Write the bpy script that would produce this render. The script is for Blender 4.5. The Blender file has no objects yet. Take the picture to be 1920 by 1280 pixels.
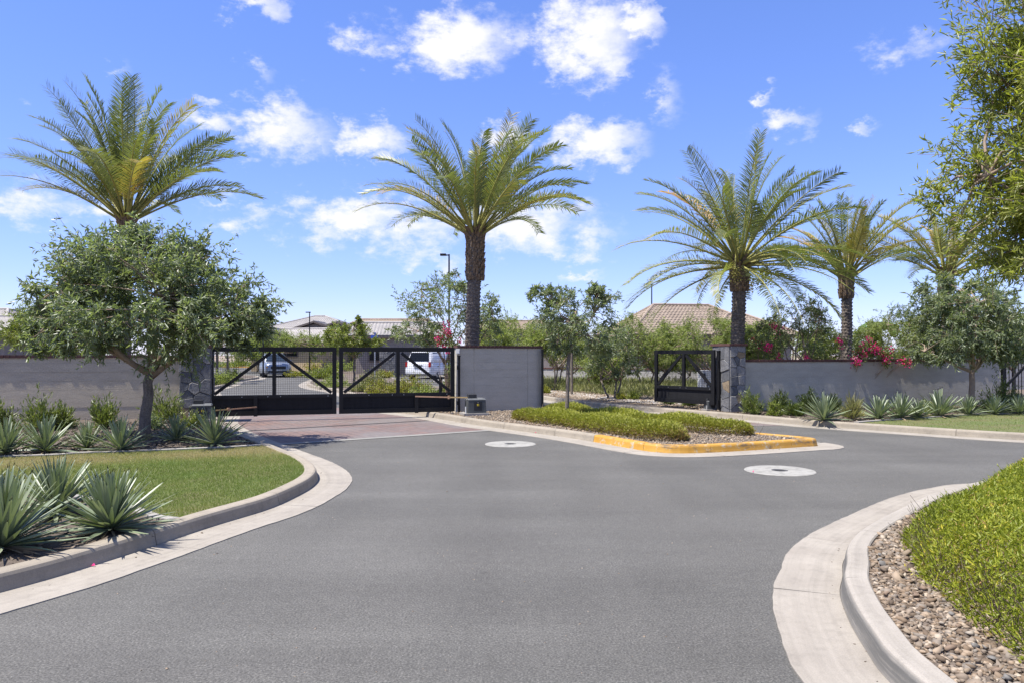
import bpy, math, random
import numpy as np
from mathutils import Vector, Matrix, Euler

# ------------------------------------------------------------------ camera, sky, sun, exposure
sc = bpy.context.scene
C = sc.collection
EYE = 1.6                      # eye height of the photographer (m)
FOC = 1400.0                   # focal length in pixels of a 1920 px wide picture
HOR = 664.0                    # row of the horizon
cam_d = bpy.data.cameras.new('camera'); cam = bpy.data.objects.new('camera', cam_d); C.objects.link(cam)
cam.location = (0, 0, EYE); cam.rotation_euler = (math.radians(90), 0, 0)
cam_d.sensor_width = 36.0; cam_d.lens = FOC / 1920 * 36; cam_d.shift_y = (HOR - 640) / 1920
cam_d.clip_start = 0.1; cam_d.clip_end = 2000
sc.camera = cam

SUN_EL = math.radians(65); SUN_AZ = math.atan2(-0.92, -0.392)      # clockwise from +Y
to_sun = Vector((math.sin(SUN_AZ) * math.cos(SUN_EL), math.cos(SUN_AZ) * math.cos(SUN_EL), math.sin(SUN_EL)))
sun_d = bpy.data.lights.new('sun', 'SUN'); sun = bpy.data.objects.new('sun', sun_d); C.objects.link(sun)
sun.rotation_euler = to_sun.to_track_quat('Z', 'Y').to_euler(); sun.location = (-20, -20, 40)
sun_d.energy = 4.4; sun_d.angle = math.radians(0.53); sun_d.color = (1.0, 0.955, 0.89)

world = bpy.data.worlds.new('World'); sc.world = world; world.use_nodes = True
def build_world():
    nt = world.node_tree; nt.nodes.clear(); N = nt.nodes.new; L = nt.links.new
    out = N('ShaderNodeOutputWorld'); bg = N('ShaderNodeBackground'); bg.inputs[1].default_value = 0.115
    sky = N('ShaderNodeTexSky'); sky.sky_type = 'NISHITA'; sky.sun_disc = False
    sky.sun_elevation = SUN_EL; sky.sun_rotation = SUN_AZ % (2 * math.pi)
    sky.altitude = 300; sky.air_density = 1.0; sky.dust_density = 0.15; sky.ozone_density = 3.0
    tc = N('ShaderNodeTexCoord'); sep = N('ShaderNodeSeparateXYZ'); L(tc.outputs['Generated'], sep.inputs[0])
    def math_(op, a, b=None, c=None, clamp=False):
        n = N('ShaderNodeMath'); n.operation = op; n.use_clamp = clamp
        for i, v in enumerate((a, b, c)):
            if v is None: continue
            if isinstance(v, (int, float)): n.inputs[i].default_value = v
            else: L(v, n.inputs[i])
        return n.outputs[0]
    az = math_('ARCTAN2', sep.outputs[0], sep.outputs[1]); el = math_('ARCSINE', sep.outputs[2])
    comb = N('ShaderNodeCombineXYZ'); L(az, comb.inputs[0]); L(el, comb.inputs[1])
    def noise(scale, detail, rough, vec=None, lac=2.0):
        n = N('ShaderNodeTexNoise'); n.inputs['Scale'].default_value = scale; n.inputs['Detail'].default_value = detail
        n.inputs['Roughness'].default_value = rough; n.inputs['Lacunarity'].default_value = lac
        L(vec if vec else tc.outputs['Generated'], n.inputs['Vector']); return n
    mp = N('ShaderNodeMapping'); mp.inputs['Scale'].default_value = (1, 1, 1.7); L(tc.outputs['Generated'], mp.inputs[0])
    n1 = noise(9, 6, 0.6, mp.outputs[0]); n2 = noise(30, 6, 0.62, mp.outputs[0])
    # ragged outlines: shift the lookup by noise
    s1 = N('ShaderNodeVectorMath'); s1.operation = 'SUBTRACT'; L(n2.outputs['Color'], s1.inputs[0]); s1.inputs[1].default_value = (.5, .5, .5)
    s2 = N('ShaderNodeVectorMath'); s2.operation = 'SCALE'; L(s1.outputs[0], s2.inputs[0]); s2.inputs[3].default_value = 0.085
    s3 = N('ShaderNodeVectorMath'); s3.operation = 'ADD'; L(comb.outputs[0], s3.inputs[0]); L(s2.outputs[0], s3.inputs[1])
    # the cumulus of that day: azimuth, elevation, half-width, half-height (pixels of the photograph -> angles), density
    clouds = [(470,8,70,30,.85),(850,78,105,58,1.0),(905,95,55,40,.6),(690,72,60,28,.5),(740,40,60,30,.4),(1105,72,95,75,1.05),(1195,40,48,40,.95),(1155,132,35,22,.5),
              (525,238,85,58,1.0),(590,262,35,26,.5),(700,262,72,34,.75),(1125,268,85,42,.85),(655,408,120,46,.95),(770,420,150,60,.75),(600,440,80,32,.6),(980,420,150,55,.75),(1105,445,70,36,.6),
              (90,380,80,40,.42),(405,220,70,24,.5),(1468,228,52,28,.7),(1690,95,100,26,.36),(470,415,70,20,.45),(490,135,32,26,.42),(955,262,46,36,.75),(1425,180,26,12,.6),
              (1250,185,30,50,.35),(820,488,80,22,.45),(1615,240,22,14,.5),(225,410,60,26,.6),(420,378,30,12,.35),(50,195,16,14,.45),(1100,515,50,12,.25),(225,130,18,12,.35),(960,70,60,40,.35)]
    tot = None
    for (x, y, rx, ry, w) in clouds:
        a = math.atan((x - 960) / FOC); e = math.atan((HOR - y) / math.hypot(FOC, x - 960))
        v1 = N('ShaderNodeVectorMath'); v1.operation = 'SUBTRACT'; L(s3.outputs[0], v1.inputs[0]); v1.inputs[1].default_value = (a, e, 0)
        v2 = N('ShaderNodeVectorMath'); v2.operation = 'MULTIPLY'; L(v1.outputs[0], v2.inputs[0]); v2.inputs[1].default_value = (FOC / rx * .92, FOC / ry * .92, 0)
        v3 = N('ShaderNodeVectorMath'); v3.operation = 'LENGTH'; L(v2.outputs[0], v3.inputs[0])
        f = math_('MULTIPLY', math_('SUBTRACT', 1.25, v3.outputs['Value'], clamp=False), w)
        f = math_('MAXIMUM', f, 0.0)
        tot = f if tot is None else math_('MAXIMUM', tot, f)
    # the same kind of scattered cumulus goes on round the rest of the sky
    side = N('ShaderNodeMapRange'); side.interpolation_type = 'SMOOTHSTEP'; L(math_('ABSOLUTE', az), side.inputs[0]); side.inputs[1].default_value = .66; side.inputs[2].default_value = .85
    up = N('ShaderNodeMapRange'); up.interpolation_type = 'SMOOTHSTEP'; L(el, up.inputs[0]); up.inputs[1].default_value = .47; up.inputs[2].default_value = .6
    n3 = noise(4.2, 5, 0.55, mp.outputs[0])
    g = math_('MULTIPLY', math_('MAXIMUM', math_('SUBTRACT', n3.outputs[0], .53), 0.0), 9.0)
    g = math_('MULTIPLY', g, math_('MAXIMUM', side.outputs[0], up.outputs[0]))
    tot = math_('MAXIMUM', tot, math_('MINIMUM', g, 1.0))
    mod = math_('ADD', math_('MULTIPLY', math_('SUBTRACT', n1.outputs[0], .5), 1.5), math_('MULTIPLY', math_('SUBTRACT', n2.outputs[0], .5), 1.7))
    have = N('ShaderNodeMapRange'); L(tot, have.inputs[0]); have.inputs[1].default_value = 0; have.inputs[2].default_value = .25
    fld = math_('ADD', tot, math_('MULTIPLY', mod, have.outputs[0]))
    dens = N('ShaderNodeMapRange'); dens.interpolation_type = 'SMOOTHSTEP'; L(fld, dens.inputs[0]); dens.inputs[1].default_value = .06; dens.inputs[2].default_value = 1.12
    hs = N('ShaderNodeHueSaturation'); hs.inputs['Saturation'].default_value = 1.15; hs.inputs['Value'].default_value = 1.0; L(sky.outputs[0], hs.inputs['Color'])
    tint = N('ShaderNodeMix'); tint.data_type = 'RGBA'; tint.blend_type = 'MULTIPLY'; tint.inputs['Factor'].default_value = 1; gm = N('ShaderNodeGamma'); gm.inputs[1].default_value = .75; L(hs.outputs[0], gm.inputs[0]); L(gm.outputs[0], tint.inputs[6]); tint.inputs[7].default_value = (.91, .935, 1.44, 1)
    mix = N('ShaderNodeMix'); mix.data_type = 'RGBA'
    L(dens.outputs[0], mix.inputs['Factor']); L(tint.outputs[2], mix.inputs[6]); mix.inputs[7].default_value = CLOUD
    L(mix.outputs[2], bg.inputs[0]); L(bg.outputs[0], out.inputs[0])
CLOUD = (4.3, 4.3, 4.45, 1)
build_world()
sc.view_settings.view_transform = 'Standard'; sc.view_settings.look = 'None'; sc.view_settings.gamma = 1.0
sc.view_settings.use_curve_mapping = False
sc.view_settings.exposure = 1.08
sc.render.film_transparent = False

rng = np.random.default_rng(7); random.seed(7)

# ------------------------------------------------------------------ helpers
def G(px, py, z=0.0):
    """point at height z on the ground that the photograph shows at pixel (px, py)"""
    d = (EYE - z) * FOC / (py - HOR); return ((px - 960) / FOC * d, d)
def PX(px, d): return (px - 960) / FOC * d
def ZZ(py, d): return EYE - (py - HOR) * d / FOC

class MB:
    def __init__(s): s.v = []; s.f = []
    def add(s, vs, fs):
        o = len(s.v); s.v += [tuple(map(float, p)) for p in vs]; s.f += [tuple(i + o for i in f) for f in fs]; return s
    def box(s, c, size, rz=0.0, taper=1.0):
        cx, cy, cz = c; hx, hy, hz = size[0] / 2, size[1] / 2, size[2] / 2
        ca, sa = math.cos(rz), math.sin(rz); vs = []
        for z, t in ((-hz, 1), (hz, taper)):
            for x, y in ((-hx, -hy), (hx, -hy), (hx, hy), (-hx, hy)):
                x *= t; y *= t; vs.append((cx + x * ca - y * sa, cy + x * sa + y * ca, cz + z))
        return s.add(vs, [(3, 2, 1, 0), (4, 5, 6, 7), (0, 1, 5, 4), (1, 2, 6, 5), (2, 3, 7, 6), (3, 0, 4, 7)])
    def tube(s, pts, rad, seg=8, cap=True):
        P = [Vector(p) for p in pts]; n = len(P)
        if not hasattr(rad, '__len__'): rad = [rad] * n
        up = Vector((0, 0, 1)); vs = []; prev = None
        for i in range(n):
            t = (P[min(i + 1, n - 1)] - P[max(i - 1, 0)])
            t = t.normalized() if t.length > 1e-9 else Vector((0, 0, 1))
            if prev is None:
                a = t.cross(Vector((1, 0, 0)) if abs(t.x) < .8 else Vector((0, 1, 0))).normalized()
            else:
                a = (prev - t * prev.dot(t)); a = a.normalized() if a.length > 1e-6 else t.orthogonal().normalized()
            prev = a; b = t.cross(a)
            for k in range(seg):
                w = 2 * math.pi * k / seg; vs.append(P[i] + (a * math.cos(w) + b * math.sin(w)) * rad[i])
        fs = [(i * seg + k, i * seg + (k + 1) % seg, (i + 1) * seg + (k + 1) % seg, (i + 1) * seg + k) for i in range(n - 1) for k in range(seg)]
        if cap: fs += [tuple(range(seg - 1, -1, -1)), tuple((n - 1) * seg + k for k in range(seg))]
        return s.add(vs, fs)
    def prism(s, poly, z0, z1):
        n = len(poly); vs = [(x, y, z0) for x, y in poly] + [(x, y, z1) for x, y in poly]
        return s.add(vs, [tuple(range(n - 1, -1, -1)), tuple(range(n, 2 * n))] + [(i, (i + 1) % n, n + (i + 1) % n, n + i) for i in range(n)])
    def bar(s, a, b, w, h):
        """rectangular bar from a to b: w across (horizontal), h along the other way"""
        a, b = Vector(a), Vector(b); t = (b - a).normalized()
        u = t.cross(Vector((0, 0, 1))); u = u.normalized() if u.length > 1e-4 else Vector((1, 0, 0)); v = u.cross(t)
        vs = [p + u * (i * w / 2) + v * (j * h / 2) for p in (a, b) for i, j in ((-1, -1), (1, -1), (1, 1), (-1, 1))]
        return s.add(vs, [(3, 2, 1, 0), (4, 5, 6, 7), (0, 1, 5, 4), (1, 2, 6, 5), (2, 3, 7, 6), (3, 0, 4, 7)])
    def mesh(s, name, mat, smooth=False):
        me = bpy.data.meshes.new(name); me.from_pydata(s.v, [], s.f); me.update()
        if mat is not None: me.materials.append(mat)
        if smooth: me.polygons.foreach_set('use_smooth', [True] * len(me.polygons))
        return me
    def build(s, name, mat, parent=None, smooth=False): return link(name, s.mesh(name, mat, smooth), parent)

def link(name, me, parent=None, loc=None, rot=None, scl=None):
    o = bpy.data.objects.new(name, me); C.objects.link(o)
    if parent: o.parent = parent
    if loc is not None: o.location = loc
    if rot is not None: o.rotation_euler = rot
    if scl is not None: o.scale = scl if hasattr(scl, '__len__') else (scl,) * 3
    return o
def tag(o, label=None, cat=None, group=None, kind=None):
    for k, v in (('label', label), ('category', cat), ('group', group), ('kind', kind)):
        if v: o[k] = v
    return o
def thing(name, label, cat, loc=(0, 0, 0), rz=0.0, group=None):
    o = link(name, None, None, loc, (0, 0, rz)); o.empty_display_size = .2
    return tag(o, label, cat, group)
def np_mesh(name, verts, faces, mat, attr=None, smooth=False):
    """verts (N,3), faces (M,k) with constant k; attr: per-vertex float 'rnd'"""
    me = bpy.data.meshes.new(name); verts = np.asarray(verts, np.float32); faces = np.asarray(faces, np.int32)
    M, k = faces.shape
    me.vertices.add(len(verts)); me.vertices.foreach_set('co', verts.ravel())
    me.loops.add(M * k); me.loops.foreach_set('vertex_index', faces.ravel())
    me.polygons.add(M); me.polygons.foreach_set('loop_start', np.arange(0, M * k, k, dtype=np.int32))
    if attr is not None:
        a = me.attributes.new('rnd', 'FLOAT', 'POINT'); a.data.foreach_set('value', np.asarray(attr, np.float32))
    if smooth: me.polygons.foreach_set('use_smooth', np.ones(M, bool))
    if mat is not None: me.materials.append(mat)
    me.update(calc_edges=True); return me
def unit(a): return a / np.maximum(np.linalg.norm(a, axis=-1, keepdims=True), 1e-9)
def leaves(pos, d, L, W, rnd, g, fold=.25, curl=.0, name='leaves', mat=None):
    """diamond leaves with a fold along the midrib: (N) bases pos, directions d"""
    n = len(pos); d = unit(d); side = unit(np.cross(d, g.normal(size=(n, 3)))); up = np.cross(side, d)
    L = np.broadcast_to(L, (n,))[:, None]; W = np.broadcast_to(W, (n,))[:, None]
    mid = pos + d * L * .45
    v = np.stack([pos, mid + side * W / 2 + up * W * fold, pos + d * L - up * L * curl, mid - side * W / 2 + up * W * fold], 1).reshape(-1, 3)
    i = np.arange(n)[:, None] * 4
    f = np.concatenate([i + np.array([[0, 1, 2]]), i + np.array([[0, 2, 3]])], 0)
    return np_mesh(name, v, f, mat, np.repeat(rnd, 4))
def inside(poly, p):
    x, y = p[:, 0], p[:, 1]; r = np.zeros(len(p), bool); n = len(poly)
    for i in range(n):
        x1, y1 = poly[i]; x2, y2 = poly[(i + 1) % n]
        c = ((y1 > y) != (y2 > y)) & (x < (x2 - x1) * (y - y1) / ((y2 - y1) if y2 != y1 else 1e-9) + x1); r ^= c
    return r
def edge_dist(poly, p, closed=True):
    d = np.full(len(p), 1e9); n = len(poly)
    for i in range(n if closed else n - 1):
        a = np.array(poly[i]); b = np.array(poly[(i + 1) % n]); ab = b - a
        t = np.clip(((p - a) @ ab) / max(ab @ ab, 1e-9), 0, 1); d = np.minimum(d, np.linalg.norm(p - (a + t[:, None] * ab), axis=1))
    return d
def scatter(poly, n, g):
    q = np.array(poly); lo, hi = q.min(0), q.max(0); out = np.zeros((0, 2))
    for _ in range(60):
        p = lo + g.random((n * 2, 2)) * (hi - lo); p = p[inside(poly, p)]; out = np.concatenate([out, p])
        if len(out) >= n: break
    return out[:n]
def smooth_path(pts, step=.25):
    """Catmull-Rom through 2-D points, resampled evenly"""
    P = [np.array(p, float) for p in pts]; P = [2 * P[0] - P[1]] + P + [2 * P[-1] - P[-2]]; out = []
    for i in range(1, len(P) - 2):
        p0, p1, p2, p3 = P[i - 1:i + 3]
        for t in np.linspace(0, 1, 24, endpoint=False):
            out.append(.5 * ((2 * p1) + (p2 - p0) * t + (2 * p0 - 5 * p1 + 4 * p2 - p3) * t * t + (3 * p1 - p0 - 3 * p2 + p3) * t ** 3))
    out.append(P[-2]); out = np.array(out); s = np.r_[0, np.cumsum(np.linalg.norm(np.diff(out, axis=0), axis=1))]
    u = np.linspace(0, s[-1], max(3, int(s[-1] / step) + 1))
    return np.stack([np.interp(u, s, out[:, 0]), np.interp(u, s, out[:, 1])], 1)
def offset(path, d):
    """shift a path to its right-hand side by d"""
    t = np.gradient(path, axis=0); t = t / np.linalg.norm(t, axis=1, keepdims=True)
    return path + np.stack([t[:, 1], -t[:, 0]], 1) * d
def vnoise(p, s, seed=0):
    """cheap smooth 2-D/3-D noise from sines, about -1..1"""
    g = np.random.default_rng(seed); r = np.zeros(len(p))
    for k in range(6):
        w = g.normal(size=p.shape[1]); w = w / np.linalg.norm(w) * s * (.6 + .35 * k); r += np.sin(p @ w + g.random() * 6.28) / (1 + .4 * k)
    return r / 2.6

# ------------------------------------------------------------------ materials
def nodes_of(name):
    m = bpy.data.materials.new(name); m.use_nodes = True; nt = m.node_tree; b = nt.nodes['Principled BSDF']; return m, nt, b
def ramp(nt, fac, stops):
    r = nt.nodes.new('ShaderNodeValToRGB'); e = r.color_ramp.elements
    while len(e) < len(stops): e.new(.5)
    for k, (p, c) in enumerate(stops): e[k].position = p; e[k].color = (*c, 1)
    nt.links.new(fac, r.inputs[0]); return r.outputs[0]
def ntex(nt, scale, detail=4, rough=.55, vec=None, stretch=None):
    n = nt.nodes.new('ShaderNodeTexNoise'); n.inputs['Scale'].default_value = scale; n.inputs['Detail'].default_value = detail; n.inputs['Roughness'].default_value = rough
    if vec is None:
        tc = nt.nodes.new('ShaderNodeTexCoord'); vec = tc.outputs['Object']
    if stretch:
        mp = nt.nodes.new('ShaderNodeMapping'); mp.inputs['Scale'].default_value = stretch; nt.links.new(vec, mp.inputs[0]); vec = mp.outputs[0]
    nt.links.new(vec, n.inputs['Vector']); return n.outputs[0]
def mixc(nt, fac, a, b, mode='MIX'):
    m = nt.nodes.new('ShaderNodeMix'); m.data_type = 'RGBA'; m.blend_type = mode
    for s, v in ((m.inputs['Factor'], fac), (m.inputs[6], a), (m.inputs[7], b)):
        if isinstance(v, (int, float)): s.default_value = v
        elif isinstance(v, tuple): s.default_value = (*v[:3], 1)
        else: nt.links.new(v, s)
    return m.outputs[2]
def bump(nt, b, h, strength=.3, dist=.01):
    n = nt.nodes.new('ShaderNodeBump'); n.inputs['Strength'].default_value = strength; n.inputs['Distance'].default_value = dist
    nt.links.new(h, n.inputs['Height']); nt.links.new(n.outputs[0], b.inputs['Normal'])
def mat(name, c1, c2=None, scale=6, rough=.75, metal=0, spec=.4, b_scale=None, b_str=.25, b_dist=.005, stretch=None, fine=None, mid=.5):
    """two-tone noise material with relief; fine adds a second, finer speckle (scale, amount)"""
    m, nt, b = nodes_of(name); b.inputs['Roughness'].default_value = rough; b.inputs['Metallic'].default_value = metal; b.inputs['Specular IOR Level'].default_value = spec
    if c2 is None: c2 = tuple(x * .8 for x in c1)
    f = ntex(nt, scale, 5, .6, stretch=stretch); col = ramp(nt, f, [(mid - .2, c2), (mid + .2, c1)])
    if fine:
        f2 = ntex(nt, fine[0], 3, .6); k = ramp(nt, f2, [(.3, (1 - fine[1],) * 3), (.7, (1 + fine[1],) * 3)]); col = mixc(nt, 1.0, col, k, 'MULTIPLY')
    nt.links.new(col, b.inputs['Base Color'])
    if b_scale: bump(nt, b, ntex(nt, b_scale, 4, .6, stretch=stretch), b_str, b_dist)
    return m
def leafmat(name, stops, trans=.3, rough=.45, spec=.5):
    m, nt, b = nodes_of(name); at = nt.nodes.new('ShaderNodeAttribute'); at.attribute_name = 'rnd'
    col = ramp(nt, at.outputs['Fac'], stops); nt.links.new(col, b.inputs['Base Color']); b.inputs['Roughness'].default_value = rough; b.inputs['Specular IOR Level'].default_value = spec
    tr = nt.nodes.new('ShaderNodeBsdfTranslucent'); c2 = mixc(nt, 1.0, col, (1.35, 1.5, .6), 'MULTIPLY'); nt.links.new(c2, tr.inputs[0])
    mx = nt.nodes.new('ShaderNodeMixShader'); mx.inputs[0].default_value = trans; nt.links.new(b.outputs[0], mx.inputs[1]); nt.links.new(tr.outputs[0], mx.inputs[2])
    nt.links.new(mx.outputs[0], nt.nodes['Material Output'].inputs[0]); return m

def asphalt():
    m, nt, b = nodes_of('asphalt'); b.inputs['Roughness'].default_value = .82; b.inputs['Specular IOR Level'].default_value = .35
    big = ntex(nt, .45, 4, .6); fine = ntex(nt, 75, 4, .8); mid = ntex(nt, 14, 4, .7)
    c = ramp(nt, big, [(.3, (.083, .079, .070)), (.7, (.107, .103, .092))])
    c = mixc(nt, 1.0, c, ramp(nt, mid, [(.3, (.86,) * 3), (.7, (1.12,) * 3)]), 'MULTIPLY')
    c = mixc(nt, 1.0, c, ramp(nt, fine, [(.29, (.28,) * 3), (.49, (.92,) * 3), (.63, (1.6,) * 3), (.74, (3.8,) * 3)]), 'MULTIPLY')
    # faint lengthwise tyre polish
    ty = ntex(nt, .8, 3, .5, stretch=(.9, .10, 1)); c = mixc(nt, 1.0, c, ramp(nt, ty, [(.35, (.90,) * 3), (.65, (1.08,) * 3)]), 'MULTIPLY')
    t2 = ntex(nt, 1.1, 4, .6, stretch=(.14, 1.0, 1)); c = mixc(nt, 1.0, c, ramp(nt, t2, [(.36, (.90,) * 3), (.60, (1.05,) * 3)]), 'MULTIPLY')
    oil = ntex(nt, 1.6, 6, .75); c = mixc(nt, 1.0, c, ramp(nt, oil, [(.26, (.72,) * 3), (.36, (1,) * 3)]), 'MULTIPLY')
    nt.links.new(c, b.inputs['Base Color']); bump(nt, b, fine, .5, .004); return m
def concrete(name, c1, c2, stain=.5, streak=0, scuff=0):
    m, nt, b = nodes_of(name); b.inputs['Roughness'].default_value = .85; b.inputs['Specular IOR Level'].default_value = .3
    f = ntex(nt, 2.2, 5, .65); c = ramp(nt, f, [(.3, c2), (.65, c1)])
    st = ntex(nt, 9, 5, .7); c = mixc(nt, 1.0, c, ramp(nt, st, [(.28, (1 - .35 * stain,) * 3), (.5, (1, 1, 1))]), 'MULTIPLY')
    fi = ntex(nt, 120, 2, .6); c = mixc(nt, 1.0, c, ramp(nt, fi, [(.3, (.88,) * 3), (.7, (1.08,) * 3)]), 'MULTIPLY')
    if streak or scuff:                       # 'sd' holds the distance along and across the kerb
        at = nt.nodes.new('ShaderNodeAttribute'); at.attribute_name = 'sd'; vec = at.outputs['Vector']
    if streak:
        s1 = ntex(nt, 1.0, 5, .65, vec, (.35, 26, 1)); c = mixc(nt, 1.0, c, ramp(nt, s1, [(.33, (1 - .42 * streak, 1 - .42 * streak, 1 - .43 * streak)), (.58, (1.04,) * 3)]), 'MULTIPLY')
        s2 = ntex(nt, 1.0, 3, .6, vec, (.5, 5, 1)); c = mixc(nt, 1.0, c, ramp(nt, s2, [(.35, (1 - .3 * streak,) * 3), (.6, (1.03,) * 3)]), 'MULTIPLY')
    if scuff:
        sp = nt.nodes.new('ShaderNodeSeparateXYZ'); nt.links.new(vec, sp.inputs[0]); face = ramp(nt, sp.outputs[2], [(.02, (.25,) * 3), (.25, (.9,) * 3), (.80, (1,) * 3), (.94, (0,) * 3)])
        ns = ntex(nt, 1.0, 5, .7, vec, (2.2, 60, 9)); rub = mixc(nt, 1.0, face, ramp(nt, ns, [(.22, (.25,) * 3), (.5, (1,) * 3)]), 'MULTIPLY'); rub = mixc(nt, 1.0, rub, (scuff,) * 3, 'MULTIPLY'); c = mixc(nt, rub, c, (.085, .085, .08))
    nt.links.new(c, b.inputs['Base Color']); bump(nt, b, st, .2, .004); return m
def yellow_paint():
    m, nt, b = nodes_of('yellow_kerb_paint'); b.inputs['Roughness'].default_value = .6
    c = ramp(nt, ntex(nt, 3, 4, .6), [(.3, (.40, .20, .02)), (.7, (.49, .27, .045))])
    wear = ramp(nt, ntex(nt, 10, 6, .72), [(.55, (0, 0, 0)), (.66, (1, 1, 1))]); c = mixc(nt, wear, c, (.42, .36, .26))
    rub = ramp(nt, ntex(nt, 2.2, 5, .7, stretch=(1, 1, 4)), [(.54, (0, 0, 0)), (.66, (.85, .85, .85))]); c = mixc(nt, rub, c, (.08, .07, .06))
    nt.links.new(c, b.inputs['Base Color']); bump(nt, b, ntex(nt, 25, 3, .6), .2, .004); return m
def pavers():
    m, nt, b = nodes_of('stamped_brick'); b.inputs['Roughness'].default_value = .8
    tc = nt.nodes.new('ShaderNodeTexCoord'); mp = nt.nodes.new('ShaderNodeMapping'); mp.inputs['Rotation'].default_value = (0, 0, math.radians(-33 + 90)); nt.links.new(tc.outputs['Object'], mp.inputs[0])
    br = nt.nodes.new('ShaderNodeTexBrick'); nt.links.new(mp.outputs[0], br.inputs['Vector']); br.inputs['Scale'].default_value = 1.0
    br.inputs['Brick Width'].default_value = .42; br.inputs['Row Height'].default_value = .21; br.inputs['Mortar Size'].default_value = .012; br.inputs['Bias'].default_value = -.1
    br.inputs['Color1'].default_value = (.165, .105, .088, 1); br.inputs['Color2'].default_value = (.135, .095, .083, 1); br.inputs['Mortar'].default_value = (.075, .06, .058, 1)
    c = mixc(nt, ramp(nt, ntex(nt, .55, 4, .6), [(.42, (0, 0, 0)), (.62, (.75, .75, .75))]), br.outputs[0], (.15, .138, .132))
    c = mixc(nt, 1.0, c, ramp(nt, ntex(nt, 8, 4, .6), [(.3, (.85,) * 3), (.7, (1.12,) * 3)]), 'MULTIPLY')
    nt.links.new(c, b.inputs['Base Color']); bump(nt, b, br.outputs['Fac'], -.4, .006); return m

M = {}
M['asphalt'] = asphalt(); M['pavers'] = pavers(); M['yellow'] = yellow_paint()
M['kerb'] = concrete('kerb_concrete', (.31, .27, .212), (.25, .217, .17), .6, .25); M['scuffed'] = concrete('kerb_concrete_scuffed', (.325, .295, .252), (.275, .248, .21), .4, .2, .85); M['gutter'] = concrete('gutter_concrete', (.305, .275, .23), (.25, .223, .186), .5, .16)
M['edging'] = concrete('edging_concrete', (.33, .31, .28), (.24, .22, .2)); M['collar'] = concrete('collar_concrete', (.31, .30, .27), (.235, .228, .205), 1.0)
M['band'] = concrete('band_concrete', (.24, .23, .205), (.19, .185, .17)); M['walk'] = concrete('walk_concrete', (.40, .37, .33), (.34, .31, .275), .2)
M['iron'] = mat('cast_iron', (.09, .085, .08), (.05, .05, .05), 20, .7, .3, b_scale=60); M['drain'] = mat('dark_joint', (.03, .028, .03), (.02, .02, .02), 20, .9)
M['soil'] = mat('desert_soil', (.30, .235, .175), (.20, .155, .115), 3, .95, fine=(60, .35), b_scale=30, b_str=.5, b_dist=.02)
M['mulch'] = mat('mulch', (.135, .105, .08), (.065, .052, .042), 12, .95, fine=(70, .45), b_scale=40, b_str=.7, b_dist=.02)
M['lawnbase'] = mat('lawn_thatch', (.085, .12, .03), (.13, .115, .05), 1.4, .95, fine=(45, .35), b_scale=60, b_str=.6, b_dist=.02)
M['gravelbase'] = mat('gravel_fines', (.16, .125, .095), (.10, .08, .062), 25, .95, fine=(80, .4), b_scale=50, b_str=.7, b_dist=.02)
M['stucco'] = mat('grey_block_paint', (.45, .42, .35), (.375, .35, .292), 2.0, .85, fine=(40, .12), b_scale=18, b_str=.55, b_dist=.012, stretch=(1, 1, 3.2))
M['stucco_dark'] = mat('dark_grey_block_paint', (.42, .39, .325), (.345, .32, .267), 2.0, .85, fine=(40, .12), b_scale=18, b_str=.55, b_dist=.012, stretch=(1, 1, 3.2))
M['stucco_end'] = mat('pale_block_end', (.42, .42, .41), (.36, .36, .35), 5, .85, b_scale=25)
M['stucco_brown'] = mat('taupe_block_paint', (.49, .42, .31), (.40, .34, .255), 2.0, .85, fine=(40, .12), b_scale=18, b_str=.6, b_dist=.012, stretch=(1, 1, 3.2))
M['farwall'] = mat('pale_block', (.40, .385, .36), (.32, .31, .29), 3, .85, b_scale=12)
M['cap'] = mat('cap_brick', (.115, .052, .042), (.07, .034, .03), 9, .85, b_scale=60); M['mortar'] = mat('cap_mortar', (.22, .20, .18), None, 20, .95)
M['stone'] = [mat('ledge_stone_%s' % n, c, tuple(x * .6 for x in c), 7, .8, fine=(45, .3), b_scale=22, b_str=.7, b_dist=.02) for n, c in (('grey', (.17, .17, .175)), ('dark', (.115, .118, .125)), ('pale', (.225, .22, .215)), ('tan', (.26, .20, .13)))]
M['grout'] = mat('stone_grout', (.17, .165, .16), None, 20, .95)
M['black'] = mat('black_steel', (.009, .009, .010), (.006, .006, .007), 6, .55, 0, .28, b_scale=40, b_str=.05); M['panel'] = mat('black_panel', (.013, .013, .0145), (.008, .008, .009), 3, .7, 0, .25, stretch=(9, 9, .4), fine=(20, .15))
M['opbox'] = mat('grey_plastic', (.075, .08, .08), (.055, .06, .06), 8, .6); M['oplid'] = mat('grey_lid', (.16, .165, .165), (.12, .125, .125), 8, .6); M['opdark'] = mat('dark_plastic', (.025, .026, .028), None, 8, .6)
M['brass'] = mat('ochre_steel', (.34, .25, .11), (.24, .17, .08), 9, .6, .2); M['rust'] = mat('rusty_steel', (.36, .22, .14), (.24, .14, .09), 9, .7, .1)
M['label'] = mat('warning_yellow', (.75, .55, .03), None, 30, .6); M['white'] = mat('white_paint', (.62, .62, .6), (.54, .54, .52), 5, .6); M['beige'] = mat('beige_paint', (.47, .42, .35), (.40, .36, .3), 5, .7)
M['bark'] = mat('ash_bark', (.22, .18, .145), (.10, .085, .072), 9, .95, stretch=(3, 3, .6), fine=(40, .3), b_scale=18, b_str=.9, b_dist=.03)
M['limb'] = mat('pale_limb', (.32, .235, .165), (.19, .145, .11), 9, .9, stretch=(2, 2, .8), b_scale=25, b_str=.5, b_dist=.01)
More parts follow.
